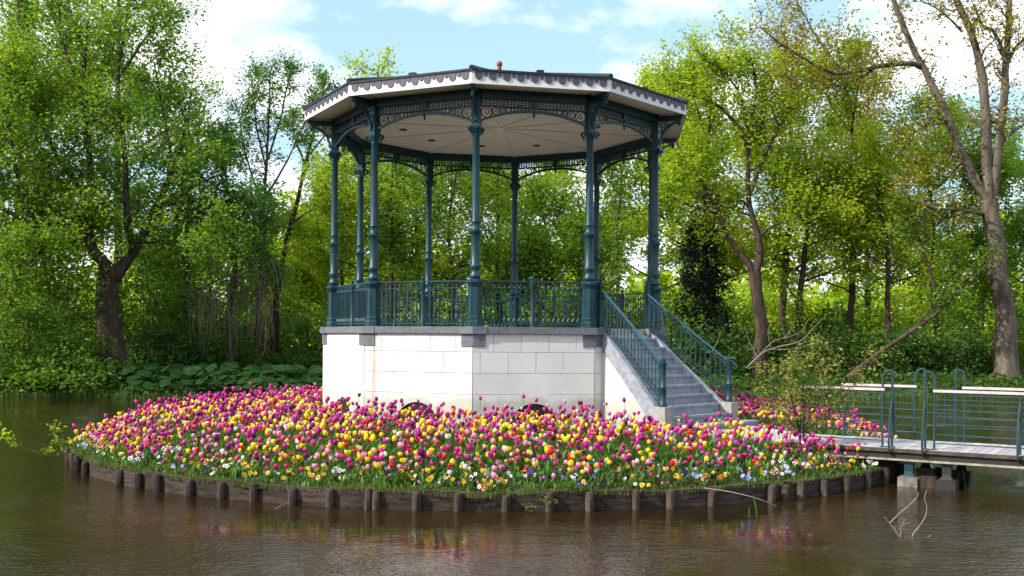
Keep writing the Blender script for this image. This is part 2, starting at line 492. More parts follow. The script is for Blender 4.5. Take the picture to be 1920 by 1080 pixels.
def ground_material(name, grassy=0.6):
    m, t = new_mat(name)
    out = N(t, 'ShaderNodeOutputMaterial'); p = N(t, 'ShaderNodeBsdfPrincipled')
    n = noise_tex(t, 0.7, 8, 0.62); n2 = noise_tex(t, 14, 6, 0.7)
    r = ramp(t, n2.outputs[0], [(0.3, (0.028, 0.052, 0.010)), (0.7, (0.085, 0.125, 0.024))])
    r2 = ramp(t, n2.outputs[0], [(0.3, (0.022, 0.016, 0.010)), (0.7, (0.060, 0.044, 0.028))])
    f = ramp(t, n.outputs[0], [(grassy - 0.15, (0, 0, 0)), (grassy + 0.1, (1, 1, 1))])
    mm = N(t, 'ShaderNodeMixRGB'); L(t, f.outputs[0], mm.inputs[0]); L(t, r.outputs[0], mm.inputs[1]); L(t, r2.outputs[0], mm.inputs[2])
    L(t, mm.outputs[0], p.inputs['Base Color']); p.inputs['Roughness'].default_value = 0.95; p.inputs['Specular IOR Level'].default_value = 0.1
    b = N(t, 'ShaderNodeBump'); b.inputs['Strength'].default_value = 0.7; b.inputs['Distance'].default_value = 0.05
    L(t, n2.outputs[0], b.inputs['Height']); L(t, b.outputs[0], p.inputs['Normal'])
    L(t, p.outputs[0], out.inputs[0])
    return m


M['earth'] = ground_material('bank_earth', 0.62)
M['bed_soil'] = ground_material('bed_soil', 0.5)


def water_material():
    m, t = new_mat('pond_water')
    out = N(t, 'ShaderNodeOutputMaterial'); p = N(t, 'ShaderNodeBsdfPrincipled')
    n = noise_tex(t, 0.25, 4)
    r = ramp(t, n.outputs[0], [(0.35, (0.014, 0.0080, 0.0028)), (0.65, (0.024, 0.0140, 0.0045))])
    L(t, r.outputs[0], p.inputs['Base Color'])
    p.inputs['Roughness'].default_value = 0.035
    p.inputs['IOR'].default_value = 1.33
    w1 = noise_tex(t, 1.0, 3, 0.55, stretch=(3.0, 5.5, 1)); w2 = noise_tex(t, 1.0, 2, 0.55, stretch=(10, 15, 1))
    w3 = noise_tex(t, 0.22, 3, 0.6)
    a = N(t, 'ShaderNodeMath', operation='MULTIPLY_ADD'); L(t, w2.outputs[0], a.inputs[0]); a.inputs[1].default_value = 0.9; L(t, w1.outputs[0], a.inputs[2])
    amp = ramp(t, w3.outputs[0], [(0.42, (0.14, 0.14, 0.14)), (0.62, (1.6, 1.6, 1.6))])
    mu = N(t, 'ShaderNodeMath', operation='MULTIPLY'); L(t, a.outputs[0], mu.inputs[0]); L(t, amp.outputs[0], mu.inputs[1])
    b = N(t, 'ShaderNodeBump'); b.inputs['Strength'].default_value = 0.6; b.inputs['Distance'].default_value = 0.0185
    L(t, mu.outputs[0], b.inputs['Height']); L(t, b.outputs[0], p.inputs['Normal'])
    L(t, p.outputs[0], out.inputs[0])
    return m


M['water'] = water_material()

# ------------------------------------------------------------------ the setting: sky is the world; ground, pond, island
CX, CY, TH = -0.3565, 24.858, -0.10425
IX, IY, IR = -0.44, 24.86, 9.42


def shore_y(X):
    return 46.6 + 3.0 * np.tanh(np.asarray(X) / 10.0) + 0.5 * np.sin(np.asarray(X) * 0.55) + 0.25 * np.sin(np.asarray(X) * 1.7 + 1)


def smooth01(x):
    x = np.clip(x, 0, 1)
    return x * x * (3 - 2 * x)


def terrain_z(X, Y):
    X = np.asarray(X, float); Y = np.asarray(Y, float)
    d = np.minimum(np.minimum(Y - shore_y(X), 1e9), 1e9)
    d = np.maximum(d, np.abs(X) - 62)
    d = np.maximum(d, -4.0 - Y)
    z = -0.9 + 1.45 * smooth01((d + 1.2) / 2.4) + 0.25 * smooth01((d - 1) / 14)
    z = z + np.where(d > 0, 0.10 * np.sin(X * 0.31 + 1) * np.sin(Y * 0.27), 0)
    return z


xs = np.concatenate([[-3000, -1200, -500, -250, -150], np.arange(-100, 100.1, 1.5), [150, 250, 500, 1200, 3000]])
ys = np.concatenate([[-1500, -400, -100, -40, -15, -8, -6, -4.5, -3], np.arange(0, 40, 4), np.arange(40, 60, 0.6), np.arange(60, 130, 3), [150, 200, 300, 500, 900, 1600, 3500]])
GX, GY = np.meshgrid(xs, ys)
gz = terrain_z(GX, GY)
nb = NB()
ii = np.arange(len(xs) * len(ys)).reshape(len(ys), len(xs))
nb.add(np.stack([GX, GY, gz], -1), np.stack([ii[:-1, :-1], ii[:-1, 1:], ii[1:, 1:], ii[1:, :-1]], -1), smooth=True)
tag(link('ground', nb.mesh('ground', [M['earth']])), kind='structure')
mb = MB()
mb.add([(-75, -12, 0), (75, -12, 0), (75, 56, 0), (-75, 56, 0)], [(0, 1, 2, 3)])
tag(mb.build('water', M['water']), kind='structure')


def island_z(r):
    r = np.asarray(r)
    return 0.245 + 0.325 * smooth01((9.36 - r) / 1.8) + 0.13 * smooth01((8.2 - r) / 3.8)


def island_zz(x, y):
    r = np.hypot(np.asarray(x) - IX, np.asarray(y) - IY)
    return island_z(r) + 0.03 * np.sin(np.asarray(x) * 2.1) * np.sin(np.asarray(y) * 1.7)


nr, na = 26, 96
rr = np.linspace(0.0, 1, nr) ** 0.8 * (IR - 0.075)
aa = np.linspace(0, 2 * PI, na, endpoint=False)
R_, A_ = np.meshgrid(rr, aa, indexing='ij')
px_, py_ = IX + R_ * np.cos(A_), IY + R_ * np.sin(A_)
nb = NB()
ii = np.arange(nr * na).reshape(nr, na); jj = np.roll(ii, -1, 1)
nb.add(np.stack([px_, py_, island_zz(px_, py_)], -1), np.stack([ii[:-1], ii[1:], jj[1:], jj[:-1]], -1), smooth=True)
tag(link('island_ground', nb.mesh('island_ground', [M['bed_soil']])), kind='structure')

# ------------------------------------------------------------------ bandstand
B0 = 0.90                                   # height of the bandstand's own origin above the water
FL = 2.845 - B0                             # floor
CEIL = FL + 4.845
BS = empty('bandstand', (CX, CY, B0), 'white stone bandstand with dark green iron columns and a wide ten-sided roof', 'bandstand')
S18, C18 = math.sin(PI / 10), math.cos(PI / 10)


def side_ang(k): return TH + PI / 10 + k * PI / 5
def vert_ang(k): return TH + k * PI / 5


def deca(R, z):
    return [(R * math.sin(vert_ang(k)), -R * math.cos(vert_ang(k)), z) for k in range(10)]


def deca_prism(mb, R0, z0, R1, z1):
    mb.add(deca(R0, z0) + deca(R1, z1), [tuple(range(10))[::-1], tuple(range(10, 20))] + [(k, (k + 1) % 10, 10 + (k + 1) % 10, 10 + k) for k in range(10)])


STAIR_S0, STAIR_HW = -0.13, 0.72
WALL_R = 4.14
AP = WALL_R * C18
HALF = WALL_R * S18
mb = MB(); deca_prism(mb, WALL_R - 0.035, -0.6, WALL_R - 0.035, FL - 0.142)
plinth = mb.build('plinth', M['mortar'], BS)
mb = MB(); deca_prism(mb, WALL_R - 0.06, FL - 0.138, WALL_R - 0.06, FL - 0.004)
mb.build('floor_slab', M['floor'], BS)

# stone blocks, one face at a time: x along the face, y outwards (-y), z up
zt = FL - 0.142
rows = [zt, zt - 0.37, zt - 0.80, zt - 1.23, zt - 1.66, -0.35]
G = 0.0035


def block(poly, k, rust=False):
    mb = MB()
    mb.prism(poly, lambda u, v, d: Vector((u, -(AP - 0.04 + d), v)), 0.0, 0.04 + random.uniform(-0.003, 0.003))
    mb.build('stone_block', M['stone_rust'] if rust else M['stone'], plinth, rz=side_ang(k))


def inset(poly, g):
    cx = sum(p[0] for p in poly) / len(poly); cz = sum(p[1] for p in poly) / len(poly)
    out = []
    n = len(poly)
    for i in range(n):
        p0, p1, p2 = Vector(poly[i - 1]), Vector(poly[i]), Vector(poly[(i + 1) % n])
        d1 = (p1 - p0).normalized(); d2 = (p2 - p1).normalized()
        n1 = Vector((-d1.y, d1.x)); n2 = Vector((-d2.y, d2.x))
        b = (n1 + n2)
        b = b / max(0.3, b.length_squared / 2) if b.length > 1e-6 else n1
        out.append((p1.x + b.x * g, p1.y + b.y * g))
    return out


for k in range(10):
    stair = (k == 1)
    rust = (k == 9)
    e = HALF - 0.008
    for r in (0, 1):
        z1, z0 = rows[r], rows[r + 1]
        n = 5 if r == 0 else 5
        w = 2 * e / 4.4
        cuts = [-e] + [c for c in [(-e + w * (j + (0.72 if r == 0 else 0.25))) for j in range(6)] if -e + 0.12 < c < e - 0.12] + [e]
        for a_, b_ in zip(cuts[:-1], cuts[1:]):
            if stair:
                if a_ < -0.88: b_ = min(b_, -0.86)
                elif b_ > 0.62: a_ = max(a_, 0.60)
                else: continue
            block(inset([(a_, z0), (b_, z0), (b_, z1), (a_, z1)], G), k, rust)
    if stair:
        for r in (2, 3, 4):
            for a_, b_ in ((-e, -0.86), (0.60, e)):
                block(inset([(a_, rows[r + 1]), (b_, rows[r + 1]), (b_, rows[r]), (a_, rows[r])], G), k)
        continue
    arc_c, arc_r = -0.14, 0.52                       # low arched vent at the foot of the face
    zk0 = arc_c + arc_r + 0.03
    def diag(z):                                     # half width of the keystone at height z
        return 0.20 + (0.56 - 0.20) * (z - zk0) / (rows[2] - zk0)
    top_a = [(arc_r * math.sin(t), arc_c + arc_r * math.cos(t)) for t in np.linspace(-0.39, 0.39, 7)]
    block(inset(top_a + [(diag(rows[2]), rows[2]), (-diag(rows[2]), rows[2])], G), k, rust)
    for sgn in (-1, 1):
        def P(lst):
            lst = [(sgn * x, z) for x, z in lst]
            return lst if sgn > 0 else lst[::-1]
        z1, z0 = rows[2], rows[3]
        m_ = 0.5 * (diag(z1) + e) + 0.1
        block(inset(P([(diag(z0), z0), (e, z0), (e, z1), (diag(z1), z1)]), G), k, rust)
        z1, z0 = rows[3], rows[4]
        xs_ = arc_r * math.sin(0.39)
        arcp = [(arc_r * math.sin(t), arc_c + arc_r * math.cos(t)) for t in np.linspace(1.15, 0.39, 6)]
        lo = arc_c + arc_r * math.cos(1.15)
        block(inset(P([(arc_r * math.sin(1.15), lo), (e, lo), (e, z1), (diag(z1), z1)] + [(x, z) for x, z in arcp[::-1][:-1]]), G), k, rust)
        block(inset(P([(arc_r, -0.35), (e, -0.35), (e, lo), (arc_r * math.sin(1.15), lo)]), G), k, rust)
    mb = MB()
    mb.prism([(arc_r * 1.02 * math.cos(t), arc_c + arc_r * 1.02 * math.sin(t)) for t in np.linspace(0, PI, 12)], lambda u, v, d: Vector((u, -(AP - 0.046 + d), v)), 0.0, 0.018)
    mb.build('vent_opening', M['void'], plinth, rz=side_ang(k))

# coping and corner corbels
R_c = 4.20
for k in range(10):
    mb = MB()
    ap = R_c * C18; h = R_c * S18
    z0, z1 = FL - 0.14, FL
    def seg(a_, b_):
        ia, ib = (R_c - 0.34) * S18 / h * a_ , (R_c - 0.34) * S18 / h * b_
        mb.prism([(a_, -ap), (b_, -ap), (ib, -(ap - 0.34)), (ia, -(ap - 0.34))], lambda u, v, d: Vector((u, v, d)), z0, z1)
    cs = 0.30
    seg(-h + cs + 0.003, h - cs - 0.003) if k != 1 else (seg(-h + cs + 0.003, -0.86), seg(0.60, h - cs - 0.003))
    mb.build('coping', M['bluestone'], BS, rz=side_ang(k))
    # corner stone: coping end and the corbel beneath it, wrapped round the corner
    mb = MB()
    def corner(Rr, half, z0, z1, back):
        pts = []
        A2 = PI / 10
        for sgn in (-1, 1):
            d = Vector((sgn * math.cos(A2), math.sin(A2)))        # along the face, away from the vertex
            pts.append(Vector((0, -Rr)) + d * half)
        inn = [p + Vector((0, back)) for p in pts]
        poly = [pts[0], Vector((0, -Rr)), pts[1], inn[1], inn[0]]
        mb.prism([(p.x, p.y) for p in poly], lambda u, v, d: Vector((u, v, d)), z0, z1)
    corner(R_c + 0.012, 0.30, FL - 0.145, FL + 0.003, 0.3)
    corner(WALL_R + 0.02, 0.26, FL - 0.40, FL - 0.147, 0.25)
    mb.build('corner_stone', M['bluestone'], BS, rz=vert_ang(k))

# columns
COLR = 3.90
ap_c = COLR * C18; h_c = COLR * S18
mb = MB()
mb.lathe([(0.098, 0.97), (0.112, 0.985), (0.125, 1.02), (0.12, 1.06), (0.092, 1.10), (0.090, 1.16), (0.108, 1.19), (0.122, 1.235), (0.112, 1.265), (0.094, 1.29),
          (0.092, 1.86), (0.100, 1.88), (0.128, 1.915), (0.132, 1.945), (0.112, 1.97), (0.088, 2.0), (0.086, 2.12), (0.098, 2.14), (0.086, 2.17),
          (0.080, 3.0), (0.072, 3.88), (0.084, 3.90), (0.074, 3.925)], 14)
shaft_me = mb.mesh('column_shaft', M['iron'], True)
mb = MB()
mb.lathe([(0.185, 0), (0.185, 0.10), (0.165, 0.13), (0.168, 0.19), (0.150, 0.215), (0.142, 0.80), (0.150, 0.83), (0.168, 0.87), (0.188, 0.90), (0.188, 0.945), (0.15, 0.965), (0.11, 0.972)], 8, rot=PI / 8)
for j in range(8):                                    # raised ribs on the pedestal corners
    t = PI / 8 + j * PI / 4
    mb.bar((0.147 * math.cos(t), 0.147 * math.sin(t), 0.23), (0.140 * math.cos(t), 0.140 * math.sin(t), 0.78), 0.018)
ped_me = mb.mesh('column_pedestal', M['iron'], False)
mb = MB()
mb.lathe([(0.075, 3.90), (0.085, 3.95), (0.120, 4.01), (0.128, 4.035), (0.128, 4.055), (0.09, 4.075)], 14)
for sx in (-1, 1):
    for syy in (-1, 1):                               # leaf volutes at the capital's corners
        mb.tube([(sx * 0.085, syy * 0.085, 3.92), (sx * 0.105, syy * 0.105, 3.99), (sx * 0.135, syy * 0.135, 4.03), (sx * 0.125, syy * 0.125, 4.06)], [0.016, 0.024, 0.028, 0.018], 5)
mb.box(-0.135, 0.135, -0.135, 0.135, 4.056, 4.085)
cap_me = mb.mesh('column_capital', M['iron'], True)
mb = MB()
mb.box(-0.085, 0.085, -0.085, 0.085, 4.086, 4.84)
mb.box(-0.10, 0.10, -0.10, 0.10, 4.16, 4.20)
mb.box(-0.10, 0.10, -0.10, 0.10, 4.60, 4.64)
post_me = mb.mesh('column_post', M['iron'], False)
mb = MB()
arc_o = [(0.09 + 0.46 * (1 - math.cos(t)), 4.18 + 0.50 * math.sin(t)) for t in np.linspace(0, PI / 2, 9)]
arc_i = [(0.09 + 0.045 + 0.46 * (1 - math.cos(t)), 4.18 + 0.46 * math.sin(t)) for t in np.linspace(0, PI / 2, 9)]
for i in range(8):
    mb.prism([arc_o[i], arc_i[i], arc_i[i + 1], arc_o[i + 1]], lambda u, v, d: Vector((d, -u, v)), -0.028, 0.028)
mb.prism([(0.088, 4.80), (0.62, 4.80), (0.62, 4.745), (0.56, 4.685), (0.088, 4.685)], lambda u, v, d: Vector((d, -u, v)), -0.04, 0.04)
mb.lathe([(0.012, 4.56), (0.035, 4.59), (0.045, 4.63), (0.03, 4.66), (0.045, 4.69)], 8, c=(0, -0.545, 0))
for cx_, cz_, r_ in ((0.17, 4.60, 0.055), (0.26, 4.63, 0.035), (0.135, 4.47, 0.035)):
    mb.tube([(0, -cx_ - r_ * math.cos(t), cz_ + r_ * math.sin(t)) for t in np.linspace(0, 2 * PI, 10, endpoint=False)], 0.012, 4, closed=True)
brk_me = mb.mesh('eave_bracket', M['iron'], False)
for k in range(10):
    a = vert_ang(k)
    p = (COLR * math.sin(a), -COLR * math.cos(a), FL)
    c = link('column', shaft_me, BS, p, a)
    link('pedestal', ped_me, c); link('capital', cap_me, c); link('post', post_me, c); link('eave_bracket', brk_me, c)

# friezes: beam, pierced band, arched spandrel with scrolls, drop
mb = MB()
w = h_c - 0.088
mb.box(-w, w, -ap_c - 0.06, -ap_c + 0.06, 4.70, 4.84)
mb.box(-w, w, -ap_c - 0.075, -ap_c + 0.075, 4.665, 4.70)
beam_me = mb.mesh('frieze_beam', M['iron'])
mb = MB()
mb.box(-w, w, -ap_c - 0.03, -ap_c + 0.03, 4.500, 4.535)
nx = 30
for i in range(nx):
    x = -w + (i + 0.5) * 2 * w / nx
    mb.box(x - 0.011, x + 0.011, -ap_c - 0.014, -ap_c + 0.014, 4.535, 4.665)
for zz in (4.565, 4.60, 4.635):
    mb.box(-w, w, -ap_c - 0.012, -ap_c + 0.012, zz - 0.009, zz + 0.009)
mb.box(-0.07, 0.07, -ap_c - 0.04, -ap_c + 0.04, 4.535, 4.665)
band_me = mb.mesh('pierced_band', M['iron'])
mb = MB()
def arch_z(x): return 4.435 - 0.225 * (abs(x) / w) ** 2.1
xsn = np.linspace(-w, w, 27)
for x0, x1 in zip(xsn[:-1], xsn[1:]):
    mb.prism([(x0, arch_z(x0) - 0.022), (x1, arch_z(x1) - 0.022), (x1, arch_z(x1) + 0.022), (x0, arch_z(x0) + 0.022)], lambda u, v, d: Vector((u, d, v)), -ap_c - 0.03, -ap_c + 0.03)
for sgn in (-1, 1):
    x = w - 0.008
    while x > 0.10:
        gap = 4.50 - arch_z(x) - 0.022
        r = max(0.026, min(0.115, gap * 0.46))
        cx_ = x - r
        if cx_ < 0.07: break
        zc_ = 0.5 * (4.50 + arch_z(cx_) + 0.02)
        rr_ = min(r, 0.5 * (4.50 - arch_z(cx_) - 0.02))
        mb.tube([(sgn * (cx_ + rr_ * math.cos(t)), -ap_c, zc_ + rr_ * math.sin(t)) for t in np.linspace(0, 2 * PI, 12, endpoint=False)], 0.0115, 4, closed=True)
        if rr_ > 0.05:                               # inner curl and leaf tips
            mb.tube([(sgn * (cx_ + rr_ * (0.62 - 0.05 * i) * math.cos(0.7 * i + 1)), -ap_c, zc_ + rr_ * (0.62 - 0.05 * i) * math.sin(0.7 * i + 1)) for i in range(10)], 0.011, 4)
            for t in (0.8, 2.4, 3.9, 5.5):
                mb.bar((sgn * (cx_ + rr_ * math.cos(t)), -ap_c, zc_ + rr_ * math.sin(t)), (sgn * (cx_ + 1.5 * rr_ * math.cos(t + 0.25)), -ap_c, min(4.50, zc_ + 1.45 * rr_ * math.sin(t + 0.25))), 0.014)
        x = cx_ - r - 0.004
span_me = mb.mesh('spandrel', M['iron'])
mb = MB()
mb.lathe([(0.008, 4.30), (0.028, 4.36), (0.018, 4.385), (0.042, 4.41), (0.042, 4.50), (0.055, 4.515), (0.055, 4.535)], 8, c=(0, -ap_c, 0))
pend_me = mb.mesh('drop', M['iron'])
for k in range(10):
    b = link('frieze_beam', beam_me, BS, (0, 0, FL), side_ang(k))
    link('pierced_band', band_me, b); link('spandrel', span_me, b); link('drop', pend_me, b)

# ceiling boards run from the middle out to the eave
EAVE_R = 4.575
ap_e = EAVE_R * C18; h_e = EAVE_R * S18
mb = MB(); deca_prism(mb, EAVE_R - 0.01, CEIL + 0.03, EAVE_R - 0.01, CEIL + 0.05)
ceil = mb.build('ceiling', M['deck_edge'], BS)
bw = 0.105
nbd = int(2 * h_e / bw)
bw = 2 * h_e / nbd
bmeshes = []
for i in range(nbd):
    x0, x1 = -h_e + i * bw + 0.0045, -h_e + (i + 1) * bw - 0.0045
    mb = MB()
    y0 = lambda x: max(0.02, abs(x) / math.tan(PI / 10) + 0.004)
    if x0 < 0 < x1:
        poly = [(x0, -y0(x0)), (0, -0.03), (x1, -y0(x1)), (x1, -ap_e), (x0, -ap_e)]
    else:
        poly = [(x0, -min(y0(x0), ap_e - 0.01)), (x1, -min(y0(x1), ap_e - 0.01)), (x1, -ap_e), (x0, -ap_e)]
    mb.prism(poly, lambda u, v, d: Vector((u, v, d)), 0.004, 0.028)
    bmeshes.append(mb.mesh('ceiling_board', M['ceiling']))
for k in range(10):
    for me in bmeshes:
        link('ceiling_board', me, ceil, (0, 0, CEIL), side_ang(k))
mb = MB(); mb.box(-0.028, 0.028, -EAVE_R + 0.02, -0.10, -0.022, 0.0045)
rib_me = mb.mesh('ceiling_rib', M['ceiling'])
for k in range(10): link('ceiling_rib', rib_me, BS, (0, 0, CEIL), vert_ang(k))
mb = MB(); mb.lathe([(0.16, -0.03), (0.16, 0.003)], 16)
mb.build('ceiling_boss', M['ceiling'], BS, (0, 0, CEIL))
mb = MB(); mb.lathe([(0.085, -0.018), (0.095, -0.012), (0.095, 0.004)], 14); mb.lathe([(0.055, -0.022), (0.06, -0.016)], 12)
lamp_me = mb.mesh('ceiling_lamp', M['dark'])
for k in (0, 2, 4, 5, 6, 7):
    a = side_ang(k)
    link('ceiling_lamp', lamp_me, BS, (2.35 * math.sin(a), -2.35 * math.cos(a), CEIL))

# fascia with hanging scallops, eaves strip, roof
FR = 4.60
ap_f = FR * C18; h_f = FR * S18
fz0, fz1 = FL + 4.800, FL + 5.035
mb = MB(); mb.prism([(-h_f, -ap_f), (h_f, -ap_f), (h_f - 0.03 * math.tan(PI / 10), -ap_f + 0.03), (-h_f + 0.03 * math.tan(PI / 10), -ap_f + 0.03)], lambda u, v, d: Vector((u, v, d)), fz0, fz1)
mb.box(-h_f + 0.01, h_f - 0.01, -ap_f - 0.008, -ap_f + 0.01, fz0 - 0.012, fz0 + 0.02)
fas_me = mb.mesh('fascia', M['white'])
def scal(wd, hh, name):
    mb = MB()
    r = wd / 2
    poly = [(-r, fz1 - 0.002), (-r, fz1 - hh + r)] + [(r * math.cos(t), fz1 - hh + r + r * math.sin(t)) for t in np.linspace(PI, 2 * PI, 9)[1:-1]] + [(r, fz1 - hh + r), (r, fz1 - 0.002)]
    mb.prism(poly, lambda u, v, d: Vector((u, -ap_f - d, v)), 0.002, 0.016)
    return mb.mesh(name, M['scallop'])
big_me, small_me = scal(0.155, 0.165, 'scallop'), scal(0.085, 0.095, 'scallop_small')
mb = MB(); h2 = h_f + 0.012
mb.prism([(-h2, -ap_f - 0.035), (h2, -ap_f - 0.035), (h2 - 0.05, -ap_f + 0.06), (-h2 + 0.05, -ap_f + 0.06)], lambda u, v, d: Vector((u, v, d)), fz1 + 0.001, fz1 + 0.045)
strip_me = mb.mesh('eaves_strip', M['roof'])
for k in range(10):
    f = link('fascia', fas_me, BS, rz=side_ang(k))
    nbig = 10; sp = 2 * h_f / nbig
    for i in range(nbig):
        link('scallop', big_me, f, (-h_f + (i + 0.5) * sp, 0, 0))
        if i < nbig - 1: link('scallop', small_me, f, (-h_f + (i + 1) * sp, 0, 0))
    link('eaves_strip', strip_me, BS, rz=side_ang(k))
APEX = FL + 6.15
mb = MB()
zr = fz1 + 0.046
mb.add([(-h_f * 1.005, -ap_f - 0.03, zr), (h_f * 1.005, -ap_f - 0.03, zr), (0, 0, APEX), (-h_f * 0.98, -ap_f + 0.05, zr - 0.03), (h_f * 0.98, -ap_f + 0.05, zr - 0.03), (0, -0.05, APEX - 0.06)],
       [(0, 1, 2), (5, 4, 3), (0, 3, 4, 1), (1, 4, 5, 2), (2, 5, 3, 0)])
rp_me = mb.mesh('roof_panel', M['roof'])
mb = MB(); mb.tube([(0, -FR - 0.035, zr + 0.012), (0, -FR * 0.5, 0.5 * (zr + APEX) + 0.012), (0, -0.1, APEX)], 0.055, 8)
rc_me = mb.mesh('ridge_cap', M['roof'])
mb = MB(); mb.box(-0.07, 0.07, -ap_f + 0.10, -ap_f + 0.3, zr - 0.02, zr + 0.085)
rv_me = mb.mesh('roof_vent', M['roof'])
for k in range(10):
    link('roof_panel', rp_me, BS, rz=side_ang(k)); link('ridge_cap', rc_me, BS, rz=vert_ang(k)); link('roof_vent', rv_me, BS, rz=side_ang(k))
mb = MB()
mb.lathe([(0.16, -0.1), (0.12, 0.10), (0.06, 0.20), (0.048, 0.40), (0.06, 0.43), (0.045, 0.45), (0.05, 0.46), (0.066, 0.49), (0.072, 0.525), (0.064, 0.565), (0.04, 0.59), (0.012, 0.60)], 14)
mb.build('finial', M['finial'], BS, (0, 0, APEX - 0.28), smooth='all')


# railings
def baluster_mesh(height, name='baluster', pitch=0.1):
    mb = MB()
    mb.box(-0.009, 0.009, -0.009, 0.009, 0.06, height - 0.05)
    r = pitch / 2
    mb.tube([(-r + r * math.cos(t) + r, 0, height - 0.055 + 0.05 * math.sin(t)) for t in np.linspace(0, PI, 7)], 0.007, 4)
    mb.tube([(0.028 * math.cos(t), 0, height - 0.115 + 0.028 * math.sin(t)) for t in np.linspace(0, 2 * PI, 8, endpoint=False)], 0.007, 4, closed=True)
    mb.tube([(-0.045, 0, 0.06), (-0.04, 0, 0.13), (-0.012, 0, 0.18), (0, 0, 0.22)], 0.007, 4)
    mb.tube([(0.045, 0, 0.06), (0.04, 0, 0.13), (0.012, 0, 0.18), (0, 0, 0.22)], 0.007, 4)
    mb.lathe([(0.006, 0.21), (0.018, 0.235), (0.006, 0.26)], 6)
    return mb.mesh(name, M['iron'])


RH = 0.955
bal_me = baluster_mesh(RH - 0.03)
mb = MB()
wr = h_c - 0.16
mb.box(-wr, wr, -ap_c - 0.024, -ap_c + 0.024, RH - 0.028, RH)
mb.box(-wr, wr, -ap_c - 0.014, -ap_c + 0.014, 0.055, 0.075)
mb.box(-wr, wr, -ap_c - 0.010, -ap_c + 0.010, RH - 0.16, RH - 0.145)
rail_me = mb.mesh('railing', M['iron'])
mb = MB()
mb.lathe([(0.062, 0), (0.062, 0.12), (0.048, 0.15), (0.046, 0.80), (0.058, 0.83), (0.058, 0.96), (0.03, 0.975), (0.04, 1.0), (0.042, 1.02), (0.03, 1.045), (0.008, 1.06)], 10)
rp2_me = mb.mesh('railing_post', M['iron'], True)
for k in range(10):
    if k == 1: continue
    r = link('railing', rail_me, BS, (0, 0, FL), side_ang(k))
    n = 20
    for i in range(n):
        x = -wr + (i + 0.5) * 2 * wr / n
        if abs(x) < 0.06: continue
        link('baluster', bal_me, r, (x, -ap_c, 0))
    link('railing_post', rp2_me, r, (0, -ap_c, 0.002))

# staircase, flared towards the foot; local frame of side 1: x along the face, -y outwards
SA = side_ang(1)
NST = 10
RISE = (FL + 0.005) / NST
TREAD = 0.205
D0 = AP - 0.05
def s_half(d): return STAIR_HW + 0.06 + 0.46 * (max(0.0, d) / 1.85) ** 1.25
for i in range(NST):
    zt_ = FL - (i + 1) * RISE
    d0, d1 = i * TREAD, (i + 1) * TREAD + 0.03
    mb = MB()
    hw0, hw1 = s_half(d0), s_half(d1)
    if i == NST - 1: d1 += 0.25; hw1 += 0.28
    P3 = lambda u, v, d: Vector((STAIR_S0 + u, -(D0 + v), d))
    if zt_ < 0.03: zt_ = 0.03
    mb.prism([(-hw1, d1), (hw1, d1), (hw0, d0), (-hw0, d0)], P3, zt_ - 0.05, zt_)
    mb.prism([(-hw1 + 0.03, d1 - 0.025), (hw1 - 0.03, d1 - 0.025), (hw0 - 0.02, d0), (-hw0 + 0.02, d0)], P3, zt_ - RISE - 0.045, zt_ - 0.052)
    # the tread nosing and the riser stones, split in two where the joint shows
    mb.build('stair_step', M['step'], BS, rz=SA)
